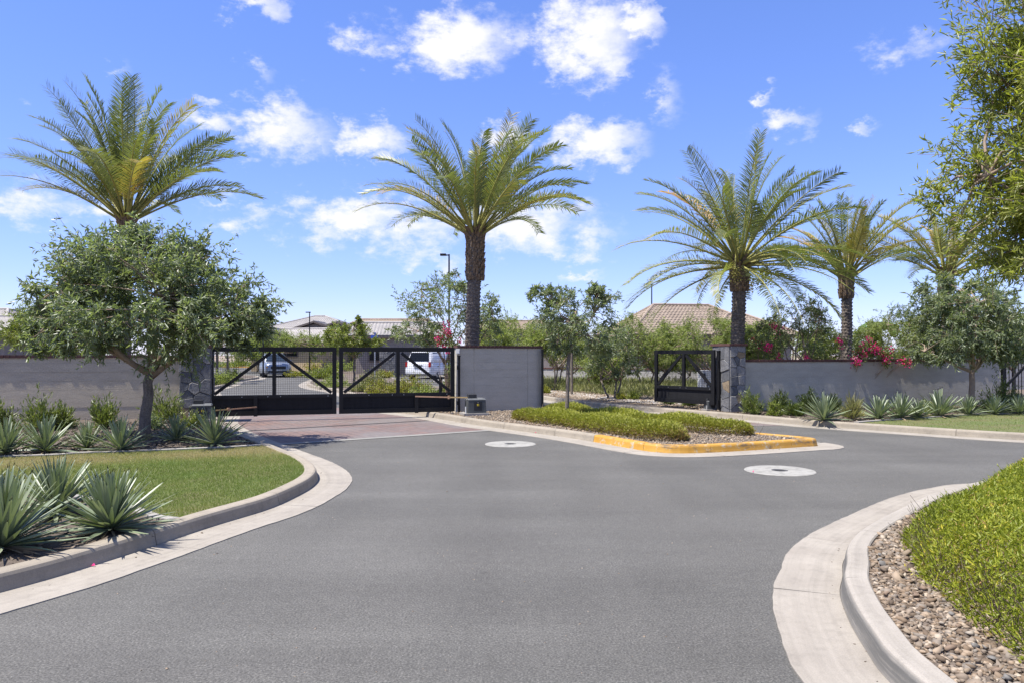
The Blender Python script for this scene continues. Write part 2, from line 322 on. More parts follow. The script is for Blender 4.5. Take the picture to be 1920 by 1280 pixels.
M['palmbark'] = mat('palm_bark', (.20, .165, .135), (.07, .058, .05), 11, .95, stretch=(1, 1, 2), fine=(50, .4), b_scale=35, b_str=.8, b_dist=.02)
M['boot'] = mat('palm_boot', (.25, .17, .10), (.09, .065, .045), 14, .9, fine=(50, .35), b_scale=30, b_str=.6, b_dist=.01)
M['petiole'] = mat('palm_petiole', (.33, .30, .08), (.22, .22, .06), 6, .6); M['fruit'] = mat('palm_fruit', (.30, .25, .05), (.16, .16, .04), 15, .6)
M['frond'] = leafmat('palm_leaflet', [(0, (.105, .125, .05)), (.5, (.18, .205, .08)), (.85, (.27, .28, .115)), (1, (.40, .30, .09))], .32, .45, .45)
M['frondgold'] = leafmat('palm_leaflet_golden', [(0, (.16, .165, .06)), (.5, (.27, .24, .08)), (.85, (.37, .29, .09)), (1, (.48, .29, .08))], .34, .5, .4)
M['ash'] = leafmat('ash_leaf', [(0, (.125, .155, .085)), (.5, (.195, .23, .13)), (.9, (.265, .295, .18)), (1, (.30, .32, .16))], .44, .36, .6)
M['olive'] = leafmat('willowy_leaf', [(0, (.14, .16, .038)), (.5, (.25, .27, .06)), (.9, (.34, .345, .085)), (1, (.42, .37, .10))], .48, .40, .5)
M['mesquite'] = leafmat('mesquite_leaf', [(0, (.15, .18, .055)), (.5, (.235, .275, .09)), (1, (.32, .35, .12))], .42, .5, .35)
M['oleander'] = leafmat('oleander_leaf', [(0, (.06, .085, .025)), (.5, (.115, .15, .04)), (1, (.21, .24, .07))], .28, .42, .5)
M['bright'] = leafmat('bright_shrub_leaf', [(0, (.12, .15, .03)), (.5, (.19, .225, .045)), (1, (.29, .31, .075))], .32, .45, .45)
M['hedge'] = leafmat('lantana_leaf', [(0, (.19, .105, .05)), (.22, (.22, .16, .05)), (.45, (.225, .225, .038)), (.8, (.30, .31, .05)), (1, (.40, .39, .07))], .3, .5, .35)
M['cover'] = leafmat('groundcover_leaf', [(0, (.11, .135, .015)), (.45, (.20, .235, .022)), (.8, (.30, .315, .03)), (.95, (.50, .42, .045)), (1, (.34, .22, .08))], .3, .5, .35)
M['drygrass'] = leafmat('dry_bunch_leaf', [(0, (.16, .17, .07)), (.5, (.22, .23, .095)), (1, (.32, .29, .15))], .3, .6, .3)
M['grass'] = leafmat('turf_blade', [(0, (.12, .17, .034)), (.35, (.18, .225, .055)), (.6, (.28, .26, .10)), (1, (.42, .33, .19))], .3, .6, .25)
M['agave'] = leafmat('agave_blade', [(0, (.115, .15, .085)), (.45, (.185, .225, .135)), (.8, (.265, .295, .195)), (1, (.38, .34, .14))], .12, .42, .5)
M['agavedry'] = mat('dry_blade', (.36, .28, .17), (.25, .19, .115), 12, .9)
M['flower'] = leafmat('bougainvillea_bract', [(0, (.50, .01, .16)), (.6, (.68, .015, .24)), (1, (.85, .06, .36))], .5, .6, .3)
M['banana'] = leafmat('banana_leaf', [(0, (.10, .17, .04)), (1, (.19, .27, .07))], .35, .4, .5)
M['pebble'] = [mat('pebble_%s' % n, c, tuple(x * .65 for x in c), 12, .85, fine=(90, .2)) for n, c in (('tan', (.26, .20, .135)), ('brown', (.165, .125, .088)), ('grey', (.19, .178, .158)), ('pale', (.35, .30, .235)), ('rose', (.225, .16, .11)))]
M['pebblemix'] = leafmat('pebble_mix', [(0, (.08, .06, .043)), (.3, (.20, .143, .092)), (.6, (.19, .165, .135)), (.85, (.27, .20, .135)), (1, (.37, .31, .235))], 0.0, .85, .3)
M['chipmix'] = leafmat('chip_mix', [(0, (.045, .036, .03)), (.5, (.125, .095, .07)), (.85, (.19, .15, .115)), (1, (.28, .23, .175))], 0.0, .9, .25)
M['glass'] = mat('dark_glass', (.008, .009, .011), None, 3, .12, 0, .25); M['glassblue'] = mat('windscreen', (.03, .045, .06), (.015, .02, .028), 2, .08, 0, .5)
M['silver'] = mat('silver_paint', (.30, .33, .37), None, 2, .3, .55, .6); M['carwhite'] = mat('white_car_paint', (.72, .73, .75), None, 2, .25, 0, .6)
M['rubber'] = mat('tyre_rubber', (.02, .02, .021), None, 20, .85); M['alloy'] = mat('alloy', (.42, .43, .45), None, 9, .35, .8); M['lamp'] = mat('headlamp', (.7, .72, .74), None, 9, .12, 0, .9)
M['amber'] = mat('amber_lens', (.75, .33, .02), None, 9, .25); M['red'] = mat('tail_lens', (.35, .015, .015), None, 9, .25); M['blue'] = mat('sign_blue', (.03, .09, .48), None, 9, .5)
M['housebeige'] = mat('house_stucco_beige', (.46, .36, .225), (.40, .31, .19), 4, .9, b_scale=30); M['housegrey'] = mat('house_stucco_grey', (.36, .34, .33), (.31, .295, .285), 4, .9, b_scale=30)
M['housetaupe'] = mat('house_stucco_taupe', (.28, .24, .21), (.23, .20, .175), 4, .9, b_scale=30); M['fascia'] = mat('fascia_paint', (.16, .13, .11), None, 4, .8)
def rooftile(name, c1, c2):
    m, nt, b = nodes_of(name); b.inputs['Roughness'].default_value = .85
    c = ramp(nt, ntex(nt, 5, 3, .6), [(.3, c2), (.7, c1)]); c = mixc(nt, 1.0, c, ramp(nt, ntex(nt, .8, 3, .6), [(.3, (.85,) * 3), (.7, (1.12,) * 3)]), 'MULTIPLY'); nt.links.new(c, b.inputs['Base Color']); return m
M['tile'] = rooftile('roof_tile_rose', (.33, .26, .195), (.23, .178, .133)); M['tilegrey'] = rooftile('roof_tile_grey', (.37, .345, .315), (.29, .27, .25))

# ------------------------------------------------------------------ the setting: ground, road, kerbs, beds
def sheet(name, poly, z, m, kind='structure', parent=None):
    o = MB().add([(x, y, z) for x, y in poly], [tuple(range(len(poly)))]).build(name, m, parent)
    return tag(o, kind=kind) if parent is None else o
def ccw(poly):
    a = sum(poly[i][0] * poly[(i + 1) % len(poly)][1] - poly[(i + 1) % len(poly)][0] * poly[i][1] for i in range(len(poly)))
    return list(poly) if a > 0 else list(poly)[::-1]
def lst(a): return [tuple(map(float, p)) for p in a]

sheet('ground', [(-700, -60), (700, -60), (700, 1200), (-700, 1200)], -.03, M['soil'])
sheet('road', [(-70, -14), (70, -14), (70, 170), (-70, 170)], 0, M['asphalt'])

A_pts = [(-9, -4), (-6.2, 1.2), (-4.3, 3.5), G(0, 1113), G(212, 1050), G(393, 990), G(503, 956), G(560, 930), G(586, 914), G(597, 899), G(589, 884), G(566, 869), G(528, 853), G(470, 829), G(432, 812), (-6.75, 17.2), (-7.6, 19.6), (-9.9, 25), (-13.1, 32.5), (-15.6, 42), (-22, 56), (-60, 70)]
B_pts = [(-40, 110), (-24, 80), (-14.8, 57), (-10.6, 38.6), (-7.4, 31.5), (-5.2, 26), (-3.6, 21.2), G(780, 778), G(835, 787), G(900, 798), G(1031, 815.6), G(1110, 828), G(1206, 845), G(1261, 850), G(1326, 849), G(1416, 844), G(1508, 838), (5.33, 13.0), (5.28, 13.35), (4.7, 14.05), (3.9, 15.1), (2.5, 17.4), (1.3, 20.2), (.2, 24), (-1.6, 30), (-6, 42), (-14, 70), (-28, 110)]
C_pts = [(-16, 95), (-6, 60), (-2.2, 38), G(1019, 749), G(1109, 762), G(1234, 773), G(1349, 782.5), G(1430, 790), G(1520, 798), G(1684, 810), (9.6, 13.8), (11.8, 12.7), (16, 11.9), (30, 11.4)]
D_pts = [(30, 7.2), (14, 8.3), (8, 8.95), (5.9, 8.85), (5.2, 8.55), (4.5, 8.0), (3.65, 7.12), (2.96, 6.35), (2.57, 5.78), (2.37, 5.35), G(1575, 1115), G(1592, 1166), G(1626, 1225), G(1667, 1280), (1.83, 2.9), (1.95, 1.2), (2.4, -4)]
pathA, pathB, pathC, pathD = [smooth_path(p, .12) for p in (A_pts, B_pts, C_pts, D_pts)]
KH = .135; BED = .115
stone_prof = [(0.0, .004), (-.012, .05), (-.022, KH - .03), (-.034, KH - .008), (-.055, KH), (-.165, KH), (-.175, KH - .01), (-.175, -.02), (0, -.02)]
gut_prof = [(.42, .008), (.42, -.02), (.002, -.02), (.002, .010)]
def sweep(path, prof, s0=0.0, wob=False):
    P = [offset(path, d) for d, z in prof]; n = len(path); k = len(prof); mb = MB(); S = np.r_[0, np.cumsum(np.linalg.norm(np.diff(path, axis=0), axis=1))] + s0
    mb.sd = [(S[i], prof[j][0], prof[j][1] / KH) for i in range(n) for j in range(k)]
    if wob:
        for j in range(k):
            if prof[j][0] > .3: P[j] = offset(path, prof[j][0]) + (np.stack([np.sin(S * 9.1 + 1) + np.sin(S * 23.7), np.sin(S * 11.3) + np.sin(S * 31.1 + 2)], 1)) * .0022
    vs = [(P[j][i][0], P[j][i][1], prof[j][1]) for i in range(n) for j in range(k)]
    fs = [(i * k + j, i * k + (j + 1) % k, (i + 1) * k + (j + 1) % k, (i + 1) * k + j) for i in range(n - 1) for j in range(k)]
    return mb.add(vs, fs + [tuple(range(k)), tuple((n - 1) * k + j for j in range(k - 1, -1, -1))])
def cut(path, s0, s1, step=.12):
    s = np.r_[0, np.cumsum(np.linalg.norm(np.diff(path, axis=0), axis=1))]; u = np.linspace(s0, s1, max(2, int((s1 - s0) / step)))
    return np.stack([np.interp(u, s, path[:, 0]), np.interp(u, s, path[:, 1])], 1)
def sd_build(mb, name, m, root):
    me = mb.mesh(name, m); at = me.attributes.new('sd', 'FLOAT_VECTOR', 'POINT'); at.data.foreach_set('vector', np.array(mb.sd, np.float32).ravel()); return link(name, me, root)
def kerb(name, path, seg, yellow=None, near=(-5, 34), phase=0.0, scuffed=False):
    """gutter slabs and kerb stones with open joints, each its own piece"""
    s = np.r_[0, np.cumsum(np.linalg.norm(np.diff(path, axis=0), axis=1))]
    root = link(name, None); tag(root, kind='structure'); a = phase
    root['label'] = 'pale concrete kerb and gutter'
    g = np.random.default_rng(len(name))
    while a < s[-1] - .05:
        y = np.interp(a, s, path[:, 1]); ln = (seg * g.uniform(.85, 1.15)) if near[0] < y < near[1] else 14.0
        b = min(a + ln, s[-1])
        if yellow:
            for q in yellow:
                if a < q - .2 < b and b - q > .2: b = q
        p = cut(path, a + .004, b - .004); m = M['kerb']
        if yellow and a >= yellow[0] - .05 and b <= yellow[-1] + .05: m = M['yellow']
        if m is M['kerb'] and scuffed: m = M['scuffed']
        sd_build(sweep(p, stone_prof, a), 'kerb_stone', m, root)
        sd_build(sweep(cut(path, a + .002, b - .002, .06), gut_prof, a, True), 'gutter_slab', M['gutter'], root)
        a = b
    return root
def s_of(path, p):
    s = np.r_[0, np.cumsum(np.linalg.norm(np.diff(path, axis=0), axis=1))]; return float(s[np.argmin(np.linalg.norm(path - np.array(p), axis=1))])
kerb('kerb_lawn', pathA, 1.55, phase=.4)
kerb('kerb_island', pathB, 1.6, yellow=[s_of(pathB, G(1110, 828)), s_of(pathB, G(1206, 845)), s_of(pathB, G(1330, 849)), s_of(pathB, G(1485, 839.5)), s_of(pathB, (5.3, 13.4)), s_of(pathB, (4.7, 14.05))])
kerb('kerb_far_road', pathC, 2.4)
kerb('kerb_corner', pathD, 1.5, scuffed=True)
def bed(name, path, close, m):
    return sheet(name, ccw(lst(offset(path, -.15)[::3]) + close), BED, m)
bed('planting_bed_lawn', pathA, [(-70, 70), (-70, -4)], M['mulch'])
bed('planting_bed_island', pathB, [], M['gravelbase'])
bed('planting_bed_far_road', pathC, [(70, 11.4), (70, 140), (-16, 140)], M['gravelbase'])
bed('planting_bed_corner', pathD, [(30, -4)], M['gravelbase'])
# island in the far road with its yellow kerb, and verge beyond, seen through the gate
far_is = smooth_path([(-36, 93), (-33, 90.5), (-28, 89), (-24.5, 90), (-24, 93), (-28, 97), (-34, 97), (-36, 93)], .6)
r_ = link('kerb_far_island', None); tag(r_, kind='structure')
sweep(far_is[::-1], stone_prof).build('kerb_stone', M['yellow'], r_); sweep(far_is[::-1], gut_prof).build('gutter_slab', M['gutter'], r_)
sheet('planting_bed_far_island', ccw(lst(far_is)), BED, M['gravelbase'])

# brick paving between the gates, pale bands and dark joint
def quad(name, pts, z, m, parent=None): return sheet(name, ccw(pts), z, m, parent=parent)
b0, b1 = np.array(G(505, 835)), np.array(G(955, 805)); bd = (b1 - b0) / np.linalg.norm(b1 - b0); bn = np.array((-bd[1], bd[0]))
iA = offset(pathA, .3); iB = offset(pathB, .3)
selA = [p for p in lst(iA) if 12.6 < p[1] < 22.5 and p[0] > -9.5]; selB = [p for p in lst(iB)[:len(iB) // 2] if 15.3 < p[1] < 22.5 and p[0] < .2]
pv = [p for p in selA if np.dot(np.array(p) - b0, bn) > 0] + [p for p in selB if np.dot(np.array(p) - b0, bn) > 0]
paving = quad('brick_paving', pv, .004, M['pavers'])
def strip(p, q, w, z, name, m): n = np.array((-(q - p)[1], (q - p)[0])); n = n / np.linalg.norm(n) * w; return quad(name, [tuple(p), tuple(q), tuple(q + n), tuple(p + n)], z, m)
strip(b0 - bd * .3, b1 + bd * .1, .22, .0075, 'paving_band', M['band'])
d0, d1 = np.array(G(440, 809.5)), np.array(G(838, 786.5)); strip(d0, d1, .13, .0075, 'paving_joint', M['drain'])
quad('brick_paving_far', [(2.2, 18.6), (4.6, 16.6), (6.7, 16.9), (5.5, 18.4), (4.1, 20.6), (1.4, 21.2)], .004, M['pavers'])

# lawn, its edging strip, beds
edgeL = smooth_path([(-14, 9.6), G(0, 857, BED), G(136, 851, BED), G(284, 845.5, BED), G(416, 840, BED), G(487, 835.5, BED)], .2)
kA = [p for p in lst(offset(pathA, -.17))]
i0 = int(np.argmin([math.hypot(p[0] - G(352, 972, KH)[0], p[1] - G(352, 972, KH)[1]) for p in kA])); i1 = int(np.argmin([math.hypot(p[0] - edgeL[-1][0], p[1] - edgeL[-1][1]) for p in kA]))
nearM = smooth_path([kA[i0], G(295, 971, BED), (-3.9, 7.35), (-5.2, 8.0), (-8, 8.2), (-14, 8.2)], .2)
lawn_poly = ccw(kA[i0:i1] + lst(edgeL)[::-1] + lst(nearM)[::-1])
lawn = sheet('lawn', lawn_poly, BED + .008, M['lawnbase'])
tag(sweep(edgeL, [(.06, BED + .03), (.06, .05), (-.06, .05), (-.06, BED + .03)]).build('lawn_edging', M['edging']), kind='structure')
tag(sweep(nearM, [(.05, BED + .022), (.05, .05), (-.05, .05), (-.05, BED + .022)]).build('bed_edging', M['edging']), kind='structure')
edgeR = smooth_path([(7.48, 16.22), (8.35, 16.75), (9.4, 17.3), G(1802, 779, BED), (12.3, 18.6), (20, 19.5)], .25)
kC = lst(offset(pathC, -.17)); j0 = int(np.argmin([math.hypot(p[0] - edgeR[0][0], p[1] - edgeR[0][1]) for p in kC]))
lawnR_poly = ccw(kC[j0:] + [(30, 19.5)] + lst(edgeR)[::-1])
lawnR = sheet('lawn_far', lawnR_poly, BED + .008, M['lawnbase'])
tag(sweep(edgeR, [(.06, BED + .03), (.06, .05), (-.06, .05), (-.06, BED + .03)]).build('far_lawn_edging', M['edging']), kind='structure')
mulchR = ccw(lst(edgeR) + [(20, 24), (5.6, 19.4)] + [p for p in kC[:j0] if p[1] < 19.3][::1])
sheet('mulch_far', mulchR, BED + .004, M['mulch'])
walk = smooth_path([(-4, 44), G(1010, 731, BED), G(1060, 737, BED), G(1140, 745, BED), G(1240, 754, BED), (6.3, 22.6), (9, 21.9)], .4)
tag(sweep(walk, [(.65, BED + .012), (.65, .02), (-.65, .02), (-.65, BED + .012)]).build('sidewalk', M['walk']), kind='structure')

def blades(name, poly, n, h, w, z, g, fn=None, parent=None):
    p = scatter(poly, n, g); k = len(p); d = np.c_[g.normal(0, .45, (k, 2)), np.ones(k)]; d = unit(d); a = g.random(k) * 6.28
    sd = np.c_[np.cos(a), np.sin(a), np.zeros(k)] * w / 2; b = np.c_[p, np.full(k, z)]; hh = h * g.uniform(.5, 1.2, k)[:, None]
    v = np.stack([b - sd, b + sd, b + d * hh], 1).reshape(-1, 3); f = np.arange(3 * k).reshape(-1, 3)
    r = fn(p) if fn else g.random(k); r = np.clip(r + g.normal(0, .13, k), 0, 1)
    o = link(name, np_mesh(name, v, f, M['grass'], np.repeat(r, 3))); return tag(o, kind='stuff')
def dry(p):
    band = np.exp(-((edge_dist(lst(edgeL), p, False) - .75) / .7) ** 2) * .6
    return .30 + .20 * vnoise(p, 1.3, 3) + .14 * vnoise(p, 4.5, 4) + band * (1 + .5 * vnoise(p, 2.2, 6))
g1 = np.random.default_rng(1)
o = blades('turf', lawn_poly, 230000, .030, .0048, BED + .006, g1, dry); tag(o, 'short green turf with dry tan patches by the curved kerb')
o = blades('turf_far', lawnR_poly, 60000, .030, .009, BED + .006, g1, lambda p: .36 + .2 * vnoise(p, 1.1, 5)); tag(o, 'short green turf of the far verge beyond the road')

ICO_V = None
def ico():
    t = (1 + 5 ** .5) / 2
    v = np.array([(-1, t, 0), (1, t, 0), (-1, -t, 0), (1, -t, 0), (0, -1, t), (0, 1, t), (0, -1, -t), (0, 1, -t), (t, 0, -1), (t, 0, 1), (-t, 0, -1), (-t, 0, 1)]) / math.hypot(1, t)
    f = np.array([(0, 11, 5), (0, 5, 1), (0, 1, 7), (0, 7, 10), (0, 10, 11), (1, 5, 9), (5, 11, 4), (11, 10, 2), (10, 7, 6), (7, 1, 8), (3, 9, 4), (3, 4, 2), (3, 2, 6), (3, 6, 8), (3, 8, 9), (4, 9, 5), (2, 4, 11), (6, 2, 10), (8, 6, 7), (9, 8, 1)])
    return v, f
IV, IF = ico()
OV = np.array([(1, 0, 0), (0, 1, 0), (-1, 0, 0), (0, -1, 0), (0, 0, 1), (0, 0, -1.)]); OF = np.array([(0, 1, 4), (1, 2, 4), (2, 3, 4), (3, 0, 4), (1, 0, 5), (2, 1, 5), (3, 2, 5), (0, 3, 5)])
def pebbles(name, pts, size, z, g, m, lo=0.0, hi=1.0, flat=.55, fine=False):
    BV, BF = (IV, IF) if fine else (OV * 1.12, OF); nb = len(BV); n = len(pts); s = size * g.lognormal(0, .3, n)
    v = (BV[None] + g.normal(0, .24, (n, nb, 3))) * s[:, None, None] * np.stack([g.uniform(.8, 1.5, n), g.uniform(.6, 1.0, n), g.uniform(flat * .7, flat * 1.3, n)], 1)[:, None, :]
    a = g.random(n) * 6.28; t = g.normal(0, .35, n); ca, sa = np.cos(a)[:, None], np.sin(a)[:, None]
    x, y, zz = v[..., 0], v[..., 1], v[..., 2]; zz2 = zz * np.cos(t)[:, None] + x * np.sin(t)[:, None]; x2 = x * np.cos(t)[:, None] - zz * np.sin(t)[:, None]
    V = np.stack([x2 * ca - y * sa + pts[:, :1], x2 * sa + y * ca + pts[:, 1:2], zz2 + z + s[:, None] * .25], -1).reshape(-1, 3)
    F = (BF[None] + (np.arange(n) * nb)[:, None, None]).reshape(-1, 3)
    return np_mesh(name, V, F, m, np.repeat(g.uniform(lo, hi, n), nb))
g2 = np.random.default_rng(2)
# river gravel along the corner kerb: the biggest stones singly, the rest as one mass
kD = offset(pathD, -.185); selD = kD[(kD[:, 1] < 9) & (kD[:, 0] < 9)]
strip_poly = ccw(lst(selD) + [(p[0], p[1]) for p in lst(offset(pathD, -1.5)[(kD[:, 1] < 9) & (kD[:, 0] < 9)])[::-1]])
gp = scatter([(1.9, 2.2), (6, 2.2), (6, 9), (1.9, 9)], 95000, g2); dk = edge_dist(lst(selD), gp, False); gp = gp[inside(ccw(lst(kD[::4]) + [(30, -4)]), gp) & (dk < 1.35)]
gravel = link('gravel', pebbles('gravel', gp[:21000], .0145, BED, g2, M['pebblemix'], fine=True)); tag(gravel, 'tan and grey river gravel between corner kerb and groundcover', kind='stuff')
var = [];
for k in range(10):
    v = (IV + g2.normal(0, .24, (12, 3))) * np.array((1.3, .85, .6)); me = np_mesh('stone', v, IF, M['pebble'][k % 5]); var.append(me)
near = gp[21000:]; near = near[(near[:, 1] < 5.6)][:300]
for q in near:
    sz = .017 * g2.lognormal(0, .25)
    link('stone', var[int(g2.integers(10))], gravel, (q[0], q[1], BED + .022), (g2.normal(0, .3), g2.normal(0, .3), g2.random() * 6.28), sz)
isl = ccw(lst(offset(pathB, -.2)[np.array([12 < p[1] < 24 for p in pathB])]))
ip = scatter(isl, 16000, g2); tag(link('island_gravel', pebbles('island_gravel', ip, .017, BED, g2, M['pebblemix'], .25)), 'small tan gravel covering the kerbed island', kind='stuff')
fp = scatter(ccw([(-1, 34), (1.4, 26.4), (5.4, 19.4), (6.2, 22.9), (3.6, 27), (1.5, 36)]), 8000, g2); tag(link('verge_gravel', pebbles('verge_gravel', fp, .024, BED, g2, M['pebblemix'], .2)), 'brown gravel verge beside the pale sidewalk', kind='stuff')
gr_ = scatter([(-6, 3.6), (6, 3.6), (5, 14), (-4, 14)], 900, g2); tag(link('road_grit', pebbles('road_grit', gr_, .0045, -.001, g2, M['pebblemix'], .4)), 'fine loose grit scattered over the asphalt', kind='stuff')
ek = np.concatenate([offset(pathD, .06), offset(pathA, .05), offset(pathB, .06)]); ek = ek[(ek[:, 1] < 18) & (ek[:, 1] > 2.5)]; ek = ek[g2.random(len(ek)) < .55] + g2.normal(0, .035, (1, 2)) ; ek = ek + g2.normal(0, .03, ek.shape); tag(link('gutter_grit', pebbles('gutter_grit', ek, .006, .008, g2, M['chipmix'], .2)), 'bits of grit and leaf litter lying in the gutters', kind='stuff')
def chips(name, poly, n, g, label, s=.03):
    p = scatter(poly, n, g); k = len(p)
    me = pebbles(name, p, s, BED, g, M['chipmix'], 0, 1, .25); return tag(link(name, me), label, kind='stuff')
chips('mulch_chips', ccw(kA[:i0] + lst(nearM) + [(-14, 3)]), 9000, g2, 'bark and stone mulch under the big foreground agaves', .017)
chips('mulch_chips_bed', ccw(lst(edgeL) + [(-6.6, 17), (-14, 15)]), 9000, g2, 'dark mulch in the bed below the taupe wall', .022)
chips('mulch_chips_far', mulchR, 6000, g2, 'brown mulch in the bed below the far grey wall', .026)

# ------------------------------------------------------------------ walls, pillars, gates
GD = np.array((.957, .29)); GD = GD / np.linalg.norm(GD); GN = np.array((GD[1], -GD[0]))      # direction of the gate line, and its normal towards the road
def along(p, t, n=0.0): return (p[0] + GD[0] * t + GN[0] * n, p[1] + GD[1] * t + GN[1] * n)
def cap_bricks(root, L, th, z, x0=0.0, over=.03, pitch=.118):
    n = max(1, round((L + 2 * over) / pitch)); pit = (L + 2 * over) / n; g = np.random.default_rng(int(L * 100))
    MB().box((x0 + L / 2, th / 2, z + .022), (L + over, th + .03, .044)).build('mortar_bed', M['mortar'], root)
    bm = [MB().box((0, 0, 0), (pit - .012, th + 2 * over, .062)).mesh('brick', M['cap'])]
    for k in range(n):
        link('brick', bm[0], root, (x0 - over + pit * (k + .5), th / 2 + g.normal(0, .003), z + .035 + g.normal(0, .0015)), (0, 0, g.normal(0, .008)))
def wall(name, label, p0, p1, th, h, m, cuts=(), z0=.0, endmat=None):
    p0, p1 = np.array(p0), np.array(p1); L = float(np.linalg.norm(p1 - p0)); rz = math.atan2(*(p1 - p0)[::-1])
    root = thing(name, label, 'wall', (p0[0], p0[1], z0), rz); g = np.random.default_rng(int(L * 10))
    ch = .2; n = int(math.ceil(h / ch)); xs = [0] + list(cuts) + [L]
    MB().box((L / 2, th / 2, h / 2 - .03), (L - .02, th - .016, h - .06)).build('core', m, root)
    for k in range(n):
        zz0, zz1 = k * ch, min(h, (k + 1) * ch)
        for i in range(len(xs) - 1):
            a, b = xs[i] + (.006 if i else 0), xs[i + 1] - (.006 if i < len(xs) - 2 else 0)
            MB().box(((a + b) / 2, th / 2 + g.normal(0, .0012), (zz0 + zz1) / 2), (b - a, th + g.normal(0, .0015), zz1 - zz0 - .004)).build('block_course', m, root)
    cap_bricks(root, L, th, h); return root
wl1 = along((-7.75, 17.55), 0); wl0 = along((-7.75, 17.55), -9.5)
wall('block_wall', 'long taupe block wall with brick cap behind the round-crowned tree', wl0, wl1, .2, 1.52, M['stucco_brown'])
cw0 = (-1.40, 19.25); cw1 = (.80, 20.25)
wall('gate_wall', 'short tall grey block wall with two vertical joints between the two gateways', cw0, cw1, .22, 1.76, M['stucco'], cuts=(.45, 2.0))
rw0 = (6.08, 19.55); rw1 = along(rw0, 8.7)
wall('block_wall', 'long grey block wall with brick cap draped by bougainvillea', rw0, rw1, .2, 1.40, M['stucco_dark'])

def clip_poly(poly, p, n):
    out = []
    for i in range(len(poly)):
        a, b = poly[i], poly[(i + 1) % len(poly)]; da = (a[0] - p[0]) * n[0] + (a[1] - p[1]) * n[1]; db = (b[0] - p[0]) * n[0] + (b[1] - p[1]) * n[1]
        if da <= 0: out.append(a)
        if da * db < 0: t = da / (da - db); out.append((a[0] + (b[0] - a[0]) * t, a[1] + (b[1] - a[1]) * t))
    return out
def stone_face(root, w, h, place, n, g):
    """flagstones fitted over a face w x h; place(u, v, depth) -> local point"""
    seeds = np.c_[g.random(n) * w, g.random(n) * h]
    for _ in range(3):                       # a little relaxation keeps the stones from slivers
        s2 = []
        for i in range(n):
            cell = [(0, 0), (w, 0), (w, h), (0, h)]
            for j in range(n):
                if j != i: cell = clip_poly(cell, (seeds[i] + seeds[j]) / 2, seeds[j] - seeds[i])
            s2.append(np.mean(cell, axis=0))
        if _ < 2: seeds = np.array(s2)
    for i in range(n):
        cell = [(0, 0), (w, 0), (w, h), (0, h)]
        for j in range(n):
            if j != i: cell = clip_poly(cell, (seeds[i] + seeds[j]) / 2, seeds[j] - seeds[i])
        c = np.mean(cell, axis=0); k = len(cell)
        if k < 3: continue
        d = g.uniform(.02, .042); mb = MB(); rad = [max(.001, math.hypot(*(np.array(q) - c))) for q in cell]
        o_ = [c + (np.array(q) - c) * (1 - .005 / r) for q, r in zip(cell, rad)]; i_ = [c + (np.array(q) - c) * (1 - .016 / max(r, .03)) for q, r in zip(cell, rad)]
        vs = [place(q[0], q[1], 0) for q in o_] + [place(q[0], q[1], d * .7 + g.normal(0, .003)) for q in o_] + [place(q[0], q[1], d + g.normal(0, .004)) for q in i_]
        fs = [(a, (a + 1) % k, k + (a + 1) % k, k + a) for a in range(k)] + [(k + a, k + (a + 1) % k, 2 * k + (a + 1) % k, 2 * k + a) for a in range(k)] + [tuple(range(2 * k, 3 * k))]
        mi = g.choice([0, 0, 1, 1, 2, 2, 0, 1, 2, 3], p=None) if g.random() > .0 else 0
        mb.add(vs, fs).build('stone', M['stone'][int(mi) if not (mi == 3 and g.random() < .6) else 0], root)
def pillar(name, label, p, w, d, h, seed, capn=True):
    g = np.random.default_rng(seed); root = thing(name, label, 'pillar', (p[0], p[1], .05), math.atan2(GD[1], GD[0]))
    MB().box((w / 2, d / 2, h / 2), (w, d, h)).build('core', M['grout'], root)
    stone_face(root, w, h, lambda u, v, e: (u, -e, v), 17, g)
    stone_face(root, d, h, lambda u, v, e: (-e, d - u, v), 15, g)
    stone_face(root, d, h, lambda u, v, e: (w + e, u, v), 13, g)
    cap_bricks(root, w, d, h, 0, .05); return root
pillar('stone_pillar', 'grey flagstone pillar beside the closed double gate', along((-7.72, 17.38), 0), .66, .62, 1.70, 11)
pillar('stone_pillar', 'grey flagstone pillar holding the open gate leaf by the palm', (5.62, 19.25), .44, .80, 1.76, 15)

